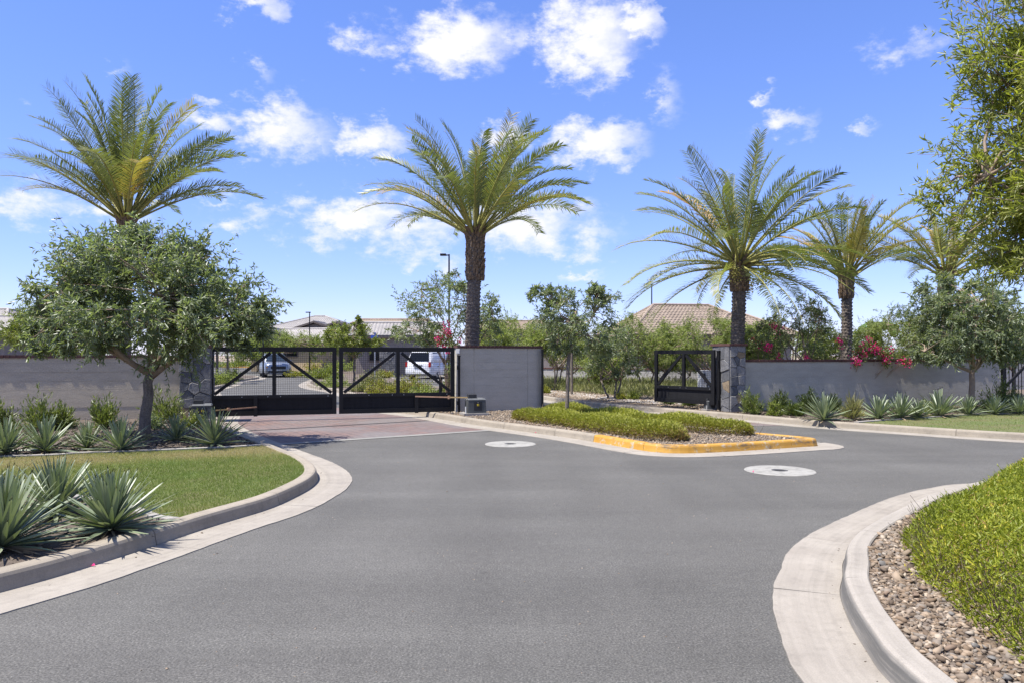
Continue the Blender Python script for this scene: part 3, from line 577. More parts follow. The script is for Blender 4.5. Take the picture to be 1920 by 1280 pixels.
def gate_leaf(name, label, a, b, z0, z1, panel, mesh_step=.05, bracket=None, group=None, flip=False):
    a, b = np.array(a), np.array(b); L = float(np.linalg.norm(b - a)); h = z1 - z0
    root = thing(name, label, 'gate', (a[0], a[1], z0), math.atan2(*(b - a)[::-1]), group); K = M['black']; S = .10; T = .06
    MB().box((S / 2, 0, h / 2), (S, T, h)).build('stile', K, root); MB().box((L - S / 2, 0, h / 2), (S, T, h)).build('stile', K, root)
    MB().box((L / 2, 0, h - .055), (L - 2 * S, T, .11)).build('top_rail', K, root)
    MB().box((L / 2, 0, panel), (L - 2 * S, T, .085)).build('middle_rail', K, root); MB().box((L / 2, 0, .055), (L - 2 * S, T, .11)).build('bottom_rail', K, root)
    pm = panel + .0425; pt = h - .11
    MB().box((L / 2, 0, (pm + pt) / 2), (.085, T, pt - pm)).build('centre_post', K, root)
    for s in (-1, 1):
        x0 = S + .02 if s < 0 else L - S - .02
        MB().bar((x0, 0, pm + .03), (L / 2 + s * .085, 0, pt - .03), T * .8, .075).build('brace', K, root)
    MB().box((L / 2, .012, (.11 + panel - .0425) / 2), (L - 2 * S, .008, panel - .0425 - .11)).build('panel', M['panel'], root)
    wm = MB(); nx = int((L - 2 * S) / mesh_step); nz = int((pt - pm) / mesh_step)
    for i in range(1, nx): x = S + (L - 2 * S) * i / nx; wm.box((x, .026, (pm + pt) / 2), (.0045, .0045, pt - pm + .04))
    for i in range(1, nz): z = pm + (pt - pm) * i / nz; wm.box((L / 2, .031, z), (L - 2 * S + .04, .0045, .0045))
    tag(wm.build('wire_mesh', K, root), kind='stuff')
    for t in (.25, .45, .55, .93): MB().tube([(L * t, -T / 2 - .006, panel), (L * t, -T / 2 + .002, panel)], .011, 6).build('bolt', M['alloy'], root)
    if bracket is not None: MB().box((L * bracket, -.055, panel * .5), (.085, .05, panel + .03)).build('arm_bracket', K, root)
    return root
g0 = np.array((PX(392, 17.6), 17.6)); g2_ = np.array((PX(852, 19.25), 19.25)); gm = g0 + (g2_ - g0) * .5013; gm2 = gm + (g2_ - g0) / np.linalg.norm(g2_ - g0) * .05
gate_leaf('gate_leaf', 'black braced gate leaf closed beside the flagstone pillar and round tree', g0, gm - (gm2 - gm) * 0.5, .14, 1.775, .45, bracket=.355)
gate_leaf('gate_leaf', 'black braced gate leaf closed beside the short grey gate wall', gm2 - (gm2 - gm) * 0.3, g2_, .14, 1.775, .45, bracket=.66)
hp = np.array((5.36, 19.72)); lp = np.array((PX(1228, 21.3), 21.3))
gate_leaf('gate_leaf', 'smaller black gate leaf standing open over the verge by the palm', lp, hp, .27, 1.72, .42)
ep = np.array((.82, 20.1)); eq = np.array((PX(1016.5, 22.3), 22.3))
gate_leaf('gate_leaf', 'black gate leaf swung open and seen edge-on behind the grey gate wall', ep, eq, .2, 1.74, .42)
# hinge posts
def post(label, p, h, w=.09):
    r = thing('hinge_post', label, 'post', (p[0], p[1], 0), math.atan2(GD[1], GD[0]))
    MB().box((0, 0, h / 2), (w, w, h)).build('post', M['black'], r); MB().box((0, 0, h + .012), (w + .02, w + .02, .024)).build('post_cap', M['black'], r)
    for z in (.36, h - .28): MB().tube([(-w * .8, -w * .4, z - .05), (-w * .8, -w * .4, z + .05)], .022, 8).build('hinge', M['black'], r)
post('slim black hinge post against the end of the grey gate wall', (PX(860.5, 19.15), 19.15), 1.55, .055)
post('black hinge post against the side of the open-leaf pillar', (5.47, 19.66), 1.68, .11)
post('black hinge post beside the round-tree gate pillar', (PX(388.5, 17.62), 17.62), 1.5, .05)
# fixture on the end of the gate wall
r = thing('wall_light', 'small white light box at the top corner of the grey gate wall', 'light fixture', (PX(858.5, 19.2), 19.2, 1.62))
MB().box((0, 0, .06), (.1, .09, .13)).build('housing', M['white'], r); MB().box((0, -.048, .06), (.07, .006, .09)).build('lens', M['white'], r)

def operator(label, p, rz, s=1.0):
    r = thing('gate_operator', label, 'gate opener', (p[0], p[1], BED), rz); r.scale = (s, s, s)
    MB().box((0, 0, .03), (.62, .5, .06)).build('concrete_pad', M['edging'], r)
    MB().box((.03, 0, .225), (.46, .38, .33), 0, .94).build('cover', M['opbox'], r)
    lid = MB().box((.03, 0, .40), (.45, .37, .035), 0, .9).build('lid', M['oplid'], r)
    MB().box((-.06, 0, .46), (.21, .2, .1), 0, .95).build('motor_cap', M['opdark'], r)
    MB().box((.05, -.186, .23), (.2, .012, .22)).build('face_plate', M['opdark'], r)
    lb = MB().box((.05, -.196, .26), (.05, .006, .05)).build('warning_label', M['label'], r); MB().box((.05, -.1995, .262), (.02, .002, .022)).build('warning_mark', M['opdark'], lb)
    MB().tube([(.05, -.197, .315), (.05, -.187, .315)], .012, 8).build('lock', M['alloy'], r)
    MB().tube([(-.24, -.12, .05), (-.24, -.12, .36), (-.16, -.1, .42)], .012, 6).build('conduit', M['opdark'], r); MB().tube([(-.25, -.16, .02), (-.25, -.16, .22)], .014, 6).build('conduit', M['white'], r)
    return r
def local(root, p):
    c, s = math.cos(-root.rotation_euler.z), math.sin(-root.rotation_euler.z); x, y = p[0] - root.location.x, p[1] - root.location.y
    return ((x * c - y * s) / root.scale.x, (x * s + y * c) / root.scale.y, (p[2] - root.location.z) / root.scale.z)
op = operator('grey gate opener with yellow warning label in front of the grey gate wall', (PX(889, 18.35), 18.35), math.atan2(GD[1], GD[0]))
def arm(root, a, mid, b):
    MB().bar(local(root, a), local(root, mid), .045, .028).build('arm', M['brass'], root); MB().bar(local(root, mid), local(root, b), .045, .028).build('arm', M['rust'], root)
    MB().tube([(*local(root, mid)[:2], local(root, mid)[2] - .04), (*local(root, mid)[:2], local(root, mid)[2] + .04)], .035, 8).build('arm_pivot', M['rust'], root)
arm(op, (PX(884, 18.3), 18.3, ZZ(744.5, 18.3)), (PX(842, 18.6), 18.6, ZZ(744, 18.6)), (PX(779, 18.75), 18.75, ZZ(742.3, 18.75)))
op2 = operator('grey gate opener half hidden by spiky plants at the flagstone pillar', (PX(377, 16.7), 16.7), math.atan2(GD[1], GD[0]), .92)
arm(op2, (PX(388, 16.75), 16.75, ZZ(770, 16.75)), (PX(428, 17.1), 17.1, ZZ(767, 17.1)), (PX(481, 17.55), 17.55, ZZ(762.5, 17.55)))
op3 = operator('grey gate opener on the verge under the open gate leaf', (PX(1331, 19.95), 19.95), math.atan2(GD[1], GD[0]), .62)

r = thing('control_cabinet', 'pale two-tone control cabinet with keypad behind the open gate leaf', 'cabinet', (PX(1330, 23.2), 23.2, BED), .05)
MB().box((-.16, 0, .5), (.3, .4, 1.0)).build('cabinet_body', M['white'], r); MB().box((.15, 0, .49), (.3, .38, .98)).build('vented_body', M['beige'], r)
for k in range(9): MB().box((.15, -.195, .5 + k * .048), (.27, .012, .012)).build('louvre', M['farwall'], r)
MB().box((-.22, -.205, .86), (.07, .012, .1)).build('keypad', M['opdark'], r); MB().box((-.16, -.205, .66), (.14, .01, .05)).build('slot_plate', M['alloy'], r); MB().box((-.13, -.206, .5), (.05, .01, .16)).build('notice', M['oplid'], r)

# pedestrian gate past the end of the far wall
e0 = np.array(along(rw0, 8.86)); r = thing('pedestrian_gate', 'black picket gate with diagonal brace at the end of the grey wall', 'gate', (e0[0], e0[1], .08), math.atan2(GD[1], GD[0]))
for x in (0, 1.02, 2.4): MB().box((x, 0, .68), (.11, .07, 1.36)).build('post', M['black'], r)
MB().box((1.2, 0, 1.33), (2.5, .05, .05)).build('top_rail', M['black'], r); MB().box((1.2, 0, .14), (2.4, .05, .06)).build('bottom_rail', M['black'], r)
MB().bar((.1, -.03, .62), (.95, -.03, 1.28), .04, .08).build('brace', M['black'], r)
for k in range(1, 20):
    if k != 8: MB().box((k * .122, .02, .73), (.016, .016, 1.16)).build('picket', M['black'], r)

# survey collars in the asphalt
def collar(label, p, rad):
    r = thing('valve_collar', label, 'manhole', (p[0], p[1], .0)); n = 48
    ci = [(math.cos(2 * math.pi * k / n), math.sin(2 * math.pi * k / n)) for k in range(n)]; mb = MB()
    rr = [rad * (1 + .006 * math.sin(k * 2.3)) for k in range(n)]; vs = [(c * q, s * q, .003) for (c, s), q in zip(ci, rr)] + [(c * (q - .01), s * (q - .01), .010) for (c, s), q in zip(ci, rr)] + [(c * rad * .235, s * rad * .235, .011) for c, s in ci] + [(c * rad * .235, s * rad * .235, -.01) for c, s in ci]
    mb.add(vs, [(i * n + k, i * n + (k + 1) % n, (i + 1) * n + (k + 1) % n, (i + 1) * n + k) for i in range(3) for k in range(n)]).build('concrete_ring', M['collar'], r)
    lid = MB().prism([(c * rad * .215, s * rad * .215) for c, s in ci], -.008, .008).build('lid', M['iron'], r)
    for k in range(3): MB().box((0, (k - 1) * rad * .08, .0095), (rad * .26, .012, .003)).build('rib', M['iron'], lid)
collar('round pale concrete collar with iron lid near the brick paving', G(957, 832), .455)
collar('round pale concrete collar with iron lid beyond the yellow island nose', G(1462, 882), .47)

# far block wall behind the sidewalk
def farwall(label, p0, p1, h, m):
    p0, p1 = np.array(p0), np.array(p1); L = float(np.linalg.norm(p1 - p0)); r = thing('yard_wall', label, 'wall', (p0[0], p0[1], .05), math.atan2(*(p1 - p0)[::-1]))
    for k in range(int(h / .2)): MB().box((L / 2, 0, k * .2 + .1), (L, .2, .19)).build('block_course', m, r)
    n = int(L / .4)
    for k in range(n): MB().box(((k + .5) * L / n, 0, int(h / .2) * .2 + .025), (L / n - .03, .26, .07)).build('brick', M['cap'], r)
farwall('low pale block wall with brick cap behind the sidewalk trees', (-1.5, 41), (14, 34.5), .82, M['farwall'])
farwall('pale block wall of the yard behind the far grey wall', (14, 30), (30, 34), 1.6, M['farwall'])

# ------------------------------------------------------------------ palms
def frond_mesh(elev, length, seed, golden=False, droop=1.0):
    """one pinnate frond in the x-z plane, starting at the origin; returns rachis mesh and leaflet mesh"""
    g = np.random.default_rng(seed); n = 26; ds = length / n; p = np.zeros((n + 1, 3)); a = elev; tn = []
    for i in range(n):
        t = i / n; a -= droop * (.010 + .062 * t ** 1.6) * (math.cos(a) * .8 + .28)
        d = np.array((math.cos(a), g.normal(0, .006), math.sin(a))); tn.append(d); p[i + 1] = p[i] + d * ds
    tn.append(tn[-1]); tn = unit(np.array(tn))
    rad = [.034 * (1 - i / n) ** 1.2 + .005 for i in range(n + 1)]
    rach = MB().tube(p, rad, 5)
    k = 82; t = np.repeat(np.linspace(.26, .995, k), 2) + g.normal(0, .004, 2 * k); t = np.clip(t, .1, 1); s = np.tile([-1.0, 1.0], k)
    idx = t * n; i0 = np.clip(idx.astype(int), 0, n - 1); fr = (idx - i0)[:, None]; pos = p[i0] * (1 - fr) + p[i0 + 1] * fr; tt = tn[i0]
    side = np.tile(np.array((0, 1.0, 0)), (2 * k, 1)) * s[:, None]; nrm = unit(np.cross(tt, np.array((0, 1.0, 0)))); nrm *= np.sign(nrm[:, 2:3] + 1e-6) * -1; nrm = -nrm
    env = np.sin(np.clip((t - .10) / .9, 0, 1) ** .62 * math.pi * .93) * .55 + .45
    L = .50 * env * g.uniform(.85, 1.12, 2 * k) * (length / 3.4)
    fw = .50 + .60 * t + g.normal(0, .07, 2 * k); lift = g.choice([.25, .5, .8], 2 * k) * (1 - .4 * t) + g.normal(0, .08, 2 * k)
    d = unit(tt * fw[:, None] + side * 1.0 + nrm * lift[:, None]); wv = unit(np.cross(d, nrm)) * .5 + nrm * .35; wv = unit(wv) * (.0105 * (length / 3.4) ** .5)
    mid = pos + d * (L * .5)[:, None]; tip = pos + d * L[:, None]; tip[:, 2] -= L * .07 * (1 + g.random(2 * k)); tip += g.normal(0, .012, (2 * k, 3))
    v = np.stack([pos - wv * .5, pos + wv * .5, mid + wv, tip, mid - wv], 1).reshape(-1, 3); b = np.arange(2 * k)[:, None] * 5
    f = np.concatenate([b + [[0, 1, 2]], b + [[0, 2, 4]], b + [[4, 2, 3]]], 0)
    col = np.clip(g.uniform(.1, .8) + g.normal(0, .16, 2 * k) + (.25 if golden else 0), 0, 1)
    lv = np_mesh('leaflets', v, f, M['frondgold'] if golden else M['frond'], np.repeat(col, 5))
    return rach.mesh('frond', M['petiole'], True), lv
FCACHE = {}
def frond(elev_deg, length, golden, droop, variant):
    key = (round(elev_deg / 12), round(length * 2), golden, round(droop * 4), variant)
    if key not in FCACHE: FCACHE[key] = frond_mesh(math.radians(key[0] * 12), key[1] / 2, len(FCACHE) + 5, golden, key[3] / 4)
    return FCACHE[key]
def palm(label, x, y, ztop, r, seed, n, length, lo, hi, golden=0.0, droop=1.0, flare=.9, fruit=0, az_bias=None):
    g = np.random.default_rng(seed); root = thing('date_palm', label, 'palm tree', (x, y, .1), 0, 'date palms behind the walls')
    H = ztop - .1; seg = 54; nz = int(H / .022); z = np.linspace(0, H, nz); w = np.linspace(0, 2 * math.pi, seg, endpoint=False)
    W, Z = np.meshgrid(w, z); lean = .05 * np.sin(Z * .7 + seed)
    row = Z / .105 + .12 * np.sin(3 * W + seed) + .1 * np.sin(W * 7 + Z * 3); ri = np.floor(row); fr = row - ri; u = (W / (2 * math.pi) * 10 + ri * .5 + .15 * np.sin(ri * 1.7)) % 1
    scale_ = fr * np.clip(1 - np.abs(u - .5) * 1.7, 0, 1); top = np.clip((Z - (H - flare)) / .12, 0, 1)
    R = r * (1.04 - .10 * Z / H) + .045 * scale_ * (1 + .5 * np.sin(ri * 3.1 + np.floor(u * 10))) - .02 + top * r * .26 + np.where(Z < .5, (.5 - Z) * .12, 0) + g.normal(0, .003, W.shape)
    V = np.stack([R * np.cos(W) + lean, R * np.sin(W), Z], -1).reshape(-1, 3); i = np.arange(nz - 1)[:, None] * seg; k = np.arange(seg)[None]
    F = np.stack([i + k, i + (k + 1) % seg, i + seg + (k + 1) % seg, i + seg + k], -1).reshape(-1, 4)
    link('trunk', np_mesh('trunk', V, F, M['palmbark']), root)
    bt = MB()                                                     # cut leaf bases of the upper trunk
    rows = int(flare / .085)
    for j in range(rows + 2):
        zz = H - flare + j * .085
        for k_ in range(11):
            a = 2 * math.pi * (k_ + .5 * (j % 2)) / 11 + g.normal(0, .06); rr = r * 1.16 + lean[-1, 0] * 0; ln = g.uniform(.09, .17) * (1.25 if j > rows - 2 else 1); o_ = g.uniform(.035, .08) + (.05 if j > rows - 2 else 0)
            c = np.array((math.cos(a), math.sin(a), 0)); s_ = np.array((-math.sin(a), math.cos(a), 0)); b = c * rr + np.array((float(lean[-1, 0]), 0, zz)); t_ = b + c * o_ + np.array((0, 0, ln)); wd = g.uniform(.045, .075)
            bt.add([b - s_ * wd - c * .05, b + s_ * wd - c * .05, b + c * .03 - np.array((0, 0, .03)), t_ + s_ * wd * .5, t_ - s_ * wd * .5, t_ - c * .03], [(0, 2, 4), (2, 3, 4), (2, 1, 3), (4, 3, 5), (0, 4, 5), (1, 5, 3), (0, 5, 1)])
    bt.build('leaf_bases', M['boot'], root)
    top_p = (float(lean[-1, 0]), 0, H)
    for k_ in range(n):
        t = (k_ + .5) / n; el = hi - (hi - lo) * t ** .85 + g.normal(0, 5); az = k_ * 2.39996 + g.normal(0, .15)
        ln = length * g.uniform(.88, 1.08) * (1.0 if el < 65 else .98); gd = g.random() < golden; rc, lv = frond(el, ln, gd, droop, int(g.integers(2)))
        pos = (top_p[0] + math.cos(az) * r * .5, math.sin(az) * r * .5, H - .18 + .22 * (1 - t))
        f = link('frond', rc, root, pos, Euler((g.normal(0, .22), g.normal(0, .05), az)), 1.0); link('leaflets', lv, f)
    for k_ in range(fruit):
        a = -1.9 + k_ * .95 + g.normal(0, .2); mb = MB(); dz = g.uniform(.55, .95); rr = g.uniform(.55, .95)
        bx = np.array((math.cos(a) * rr, math.sin(a) * rr, H - .05 - dz * .45)); mb.tube([(0, 0, H + .15), (bx[0] * .55, bx[1] * .55, H + .3), bx], .018, 5)
        q = bx + g.normal(0, 1, (150, 3)) * np.array((.085, .085, .15)); q[:, 2] -= .12
        fr_ = mb.build('fruit_cluster', M['petiole'], root)
        pv_ = (IV[None] * .019 + q[:, None]).reshape(-1, 3); ff = (IF[None] + (np.arange(150) * 12)[:, None, None]).reshape(-1, 3); tag(link('dates', np_mesh('dates', pv_, ff, M['fruit']), fr_), kind='stuff')
    return root
palm('tall date palm rising behind the round-crowned tree and taupe wall', PX(236, 22.5), 22.5, ZZ(408, 22.5), .19, 3, 58, 3.95, 30, 90, .12, .9, .5)
palm('date palm with stout trunk standing behind the short grey gate wall', PX(888, 21.3), 21.3, ZZ(436, 21.3), .20, 4, 50, 3.5, 33, 90, .10, 1.15, 1.35)
palm('date palm with hanging fruit behind the pillar of the open gate leaf', PX(1383, 21.4), 21.4, ZZ(490, 21.4), .195, 5, 58, 3.45, -16, 89, .08, 1.05, .85, fruit=4)
palm('golden-tinged date palm behind the bougainvillea on the grey wall', PX(1585, 24.0), 24.0, ZZ(515, 24.0), .165, 6, 36, 2.6, 32, 88, .42, 1.1, .75)
palm('golden-tinged date palm half hidden behind the far verge tree', PX(1776, 25.5), 25.5, ZZ(512, 25.5), .175, 8, 36, 2.8, 24, 87, .45, 1.1, .7)

# ------------------------------------------------------------------ trees
def tree(name, label, base, fork, lobes, mt, L, W, nclump, ntwig, nleaf, seed, tr=.07, droop=.35, nlimb=6, cl=.30, lean=(0, 0), group=None, stems=1, barkm='bark', limbm='limb', shell=.5, twigs=True, floor=None, cat='tree'):
    g = np.random.default_rng(seed); bx, by = base; root = thing(name, label, cat, (bx, by, BED), 0, group); O = np.array((bx, by, BED))
    lobes = [(np.array(c, float), np.array(r_, float), w) for c, r_, w in lobes]; wt = np.array([l[2] for l in lobes], float); wt /= wt.sum()
    C0 = sum(l[0] * w for l, w in zip(lobes, wt)); trunk, limbs = MB(), MB(); nodes = []
    for s in range(stems):
        off = np.array((g.normal(0, .12), g.normal(0, .12), 0)) * (stems > 1); b = O + off; top = np.array((bx + lean[0], by + lean[1], fork)) + off * 3.0
        n = 7; tt = np.linspace(0, 1, n)[:, None]; pts = b * (1 - tt) + top * tt + np.c_[g.normal(0, .012, (n, 2)), np.zeros(n)]; pts[0] = b - np.array((0, 0, .05))
        rr = tr * (1 - .28 * tt[:, 0]) * (1 if stems == 1 else .62); rr[0] *= 1.25; trunk.tube(pts - O, rr, 10)
        for k in range(nlimb):
            a = 2 * math.pi * (k + g.random() * .5) / nlimb; li = lobes[int(g.choice(len(lobes), p=wt))]
            tgt = li[0] + li[1] * np.array((math.cos(a) * .62, math.sin(a) * .62, g.uniform(-.25, .6))); st = pts[-1] - np.array((0, 0, g.random() * .12 * fork)); st[2] = max(st[2], O[2] + .2)
            m_ = (st + tgt) / 2 + np.array((0, 0, -.08 * np.linalg.norm(tgt - st))) + g.normal(0, .06, 3); q = np.linspace(0, 1, 7)[:, None]
            lp_ = st * (1 - q) ** 2 + 2 * m_ * q * (1 - q) + tgt * q ** 2; lp_[1:-1] += g.normal(0, .025, (5, 3)); limbs.tube(lp_ - O, tr * (.56 if stems == 1 else .4) * (1 - .82 * q[:, 0]), 7); nodes += list(lp_[1:])
    nodes = np.array(nodes); P, D, S = [], [], []
    for c in range(nclump):
        li = lobes[int(g.choice(len(lobes), p=wt))]; u = unit(g.normal(size=(1, 3)))[0]; rad = g.uniform(shell, 1.0) ** .7
        lump = 1 + .14 * math.sin(u[0] * 5 + seed) + .12 * math.sin(u[1] * 6 + 2 * u[2] * 3 + seed * 2)
        cc = li[0] + li[1] * u * rad * lump * .88
        if floor is not None and cc[2] < floor: cc[2] = floor + g.random() * .3
        rc = cl * float(np.mean(li[1])) * g.uniform(.6, 1.25); nd = nodes[int(np.argmin(np.linalg.norm(nodes - cc, axis=1) + .3 * np.maximum(0, nodes[:, 2] - cc[2])))]
        mid = (nd + cc) / 2 + np.array((0, 0, .05)) + g.normal(0, .04, 3); limbs.tube([nd - O, mid - O, cc - O], [tr * .17 + .003, tr * .11 + .003, .004], 5, False)
        out = unit((cc - C0)[None] / np.mean(li[1]))[0]
        td = unit(g.normal(size=(ntwig, 3)) + out * .75 + np.array((0, 0, .15))); ts = cc + g.normal(0, .30, (ntwig, 3)) * rc; tl = rc * g.uniform(.6, 1.25, ntwig)
        if twigs:
            for i in range(0, ntwig, 3): limbs.tube([cc - O, ts[i] + td[i] * tl[i] - O], [.005, .002], 3, False)
        t = np.tile(np.linspace(.15, 1.02, nleaf), (ntwig, 1)) + g.normal(0, .03, (ntwig, nleaf)); sag = (t ** 2)[..., None] * np.array((0, 0, -1)) * (droop * .45 * tl)[:, None, None]
        p = ts[:, None] + td[:, None] * (t * tl[:, None])[..., None] + sag; d = td[:, None] * .65 + g.normal(0, .62, (ntwig, nleaf, 3)) + np.array((0, 0, -droop))
        P.append(p.reshape(-1, 3)); D.append(d.reshape(-1, 3)); S.append(np.clip(g.normal(.45, .12) + g.normal(0, .2, ntwig * nleaf), 0, 1))
    P, D, S = np.concatenate(P), np.concatenate(D), np.concatenate(S); n = len(P)
    trunk.build('trunk', M[barkm], root, True); limbs.build('limbs', M[limbm], root, True)
    link('crown', leaves(P - O, D, L * g.uniform(.7, 1.15, n), W * g.uniform(.8, 1.15, n), S, g, .22, .12, 'crown', M[mt]), root)
    return root
X = PX
# round-crowned ash by the taupe wall
bx, by = G(270, 820, BED); ct = lambda px, py, d: (PX(px, d), d, ZZ(py, d))
tree('ash_tree', 'broad round-crowned ash tree with grey trunk in the left wall bed', (bx, by), 1.30,
     [(ct(265, 540, by), (1.68, 1.8, .92), 5), (ct(150, 570, by), (.92, 1.2, .72), 2.2), (ct(400, 562, by - .1), (1.05, 1.2, .80), 2.8), (ct(290, 612, by - .5), (1.7, 1.9, .45), 2.2), (ct(112, 625, by + .3), (.62, .7, .35), .8), (ct(465, 600, by), (.52, .6, .5), .9), (ct(265, 478, by), (1.25, 1.1, .40), 1.0), (ct(330, 600, by - 1.3), (1.0, .9, .55), 1.0)],
     'ash', .115, .030, 185, 17, 15, 21, .105, .38, 7, .29, (.11, 0), floor=ZZ(672, by))
bx, by = (PX(1060, 16.3), 16.3)
tree('ash_tree', 'slim young ash tree growing from the island hedge', (bx, by), 2.35, [(ct(1072, 590, by), (.84, .8, .68), 4), (ct(1020, 560, by), (.34, .34, .34), .6), (ct(1120, 640, by), (.46, .46, .36), 1), (ct(1118, 560, by), (.3, .3, .3), .7), (ct(1050, 650, by), (.4, .4, .25), .7)],
     'ash', .10, .026, 60, 12, 12, 22, .047, .42, 6, .34, (.12, 0), barkm='bark', floor=ZZ(690, by), shell=.35)
bx, by = (PX(1820, 19.3), 19.3)
tree('ash_tree', 'ash tree with forked pale trunk before the end of the grey wall', (bx, by), 1.25, [(ct(1815, 600, by), (1.35, 1.2, 1.0), 4), (ct(1770, 560, by + .2), (.7, .8, .7), 1.4), (ct(1870, 615, by), (1.0, 1.0, .8), 2), (ct(1905, 650, by - .2), (.8, .8, .45), 1), (ct(1755, 655, by), (.5, .6, .35), .6)],
     'ash', .125, .03, 135, 15, 14, 23, .085, .4, 6, .3, (.05, 0), barkm='limb', floor=ZZ(688, by))
# willowy tree whose crown reaches in beside the corner
tree('willow_acacia', 'large willowy tree with narrow olive leaves above the corner groundcover', (7.3, 7.6), 2.0,
     [((6.5, 7.6, 3.5), (1.7, 1.5, 1.2), 3), ((6.4, 7.5, 5.3), (1.7, 1.5, 1.2), 3), ((5.05, 7.3, 3.3), (.72, .85, .50), 2.4), ((5.25, 7.3, 2.72), (.62, .8, .48), 2), ((5.1, 7.3, 4.38), (.62, .8, .5), 2.2), ((5.5, 7.3, 5.1), (.52, .7, .5), 1.3), ((7.2, 7.5, 6.2), (1.5, 1.4, .9), .8), ((5.6, 7.3, 3.95), (.75, .8, .5), 1.8), ((6.0, 7.2, 5.9), (.8, .8, .6), 1.0)],
     'olive', .105, .0185, 240, 14, 13, 24, .10, -.15, 8, .40, barkm='bark', floor=2.2, shell=.25)
# trees behind the walls and beyond the gates
TB = 'trees beyond the walls'
tree('dark_tree', 'dark open-crowned tree behind the closed gate and stout palm', (X(842, 26), 26), 1.4, [(ct(838, 575, 26), (1.5, 1.3, 1.1), 3), (ct(790, 620, 26), (.95, .9, .65), 1.3), (ct(905, 600, 26), (.75, .8, .95), 1.3), (ct(850, 530, 26), (.8, .8, .5), .8)], 'ash', .12, .038, 85, 11, 10, 31, .08, .3, 6, .3, group=TB, stems=2)
tree('leafy_tree', 'bright yellow-green tree behind the meeting stiles of the gate', (X(664, 38), 38), 1.5, [(ct(655, 632, 38), (1.25, 1.2, .65), 3), (ct(690, 645, 38), (.7, .7, .5), 1), (ct(672, 612, 38), (.4, .4, .5), .5)], 'bright', .14, .05, 54, 12, 11, 32, .06, .2, 5, .36, group=TB)
tree('mesquite', 'feathery mesquite behind the right end of the gate wall', (X(965, 33), 33), 1.0, [(ct(965, 628, 33), (1.5, 1.3, .75), 3), (ct(925, 640, 33), (.8, .8, .5), 1)], 'mesquite', .14, .03, 67, 13, 12, 33, .06, .2, 5, .34, group=TB, stems=2)
tree('mesquite', 'feathery mesquite standing behind the slim island tree', (X(1040, 31), 31), 1.0, [(ct(1045, 640, 31), (1.3, 1.2, .85), 3), (ct(1000, 650, 31), (.8, .8, .6), 1)], 'mesquite', .13, .028, 67, 13, 12, 34, .06, .25, 5, .34, group=TB, stems=3)
tree('dark_tree', 'multi-stemmed dark ash beside the sidewalk beyond the island', (X(1150, 25), 25), .75, [(ct(1150, 640, 25), (.85, .85, .62), 3), (ct(1115, 665, 25), (.6, .6, .5), 1.2), (ct(1170, 690, 25), (.5, .5, .35), 1)], 'ash', .12, .034, 52, 11, 10, 35, .06, .35, 4, .34, group=TB, stems=3)
tree('mesquite', 'light green feathery mesquite in front of the tile-roofed house', (X(1212, 31), 31), .9, [(ct(1205, 640, 31), (1.35, 1.2, 1.15), 3), (ct(1250, 660, 31), (.8, .8, .8), 1.4), (ct(1160, 640, 31), (.7, .7, .8), 1)], 'mesquite', .13, .026, 92, 13, 12, 36, .06, .25, 5, .32, group=TB, stems=3)
tree('mesquite', 'light green feathery mesquite showing through the open gate leaf', (X(1330, 30), 30), .8, [(ct(1315, 640, 30), (1.5, 1.3, .95), 3), (ct(1370, 630, 30), (.8, .8, .75), 1.4), (ct(1280, 665, 30), (.8, .8, .7), 1)], 'mesquite', .13, .026, 96, 13, 12, 37, .06, .25, 5, .32, group=TB, stems=3)
tree('dark_tree', 'grey-green open tree behind the grey wall between two palms', (X(1488, 23.4), 23.4), 1.2, [(ct(1495, 605, 23.4), (1.12, 1.1, .85), 4), (ct(1440, 620, 23.4), (.55, .6, .55), 1), (ct(1535, 575, 23.4), (.5, .5, .5), .8)], 'oleander', .075, .03, 80, 10, 8, 38, .07, .25, 6, .27, group=TB, stems=2, barkm='limb')
tree('mesquite', 'pale green feathery shrub tree behind the magenta bougainvillea', (X(1675, 27), 27), .9, [(ct(1675, 630, 27), (1.25, 1.2, .9), 3), (ct(1625, 640, 27), (.7, .7, .6), 1), (ct(1725, 640, 27), (.7, .7, .7), 1)], 'mesquite', .11, .024, 99, 13, 12, 39, .05, .2, 5, .32, group=TB, stems=3)
tree('leafy_tree', 'bright yellow-green tree behind the far end of the taupe wall', (X(70, 24), 24), 1.0, [(ct(75, 620, 24), (1.2, 1.1, .8), 3), (ct(150, 650, 24), (1.2, .9, .5), 1.6)], 'bright', .12, .032, 73, 13, 12, 40, .06, .3, 5, .34, group=TB)
tree('mesquite', 'small grey-green mesquite rising behind the gate top rail', (X(520, 60), 60), 1.2, [(ct(525, 640, 60), (2.2, 1.8, .9), 3), (ct(600, 648, 60), (1.6, 1.5, .7), 2)], 'mesquite', .2, .05, 64, 12, 11, 41, .07, .2, 5, .34, group=TB)
tree('leafy_tree', 'green tree behind the far end of the grey wall', (X(1900, 26), 26), 1.1, [(ct(1890, 640, 26), (1.6, 1.4, .9), 3)], 'mesquite', .12, .03, 80, 13, 12, 42, .06, .25, 5, .34, group=TB)
tree('mesquite', 'pale mesquite behind the tall palm trunk of the open gate', (X(1425, 28), 28), .9, [(ct(1425, 640, 28), (.95, .95, .7), 3)], 'mesquite', .12, .028, 54, 12, 12, 43, .05, .2, 5, .34, group=TB, stems=2)
tree('street_tree', 'thin street tree on the verge behind the closed gate, nearer the hinge post', (X(407, 41), 41), 1.9, [(ct(412, 640, 41), (1.1, 1.0, .7), 3)], 'ash', .16, .045, 24, 9, 8, 44, .09, .3, 5, .36, group=TB)
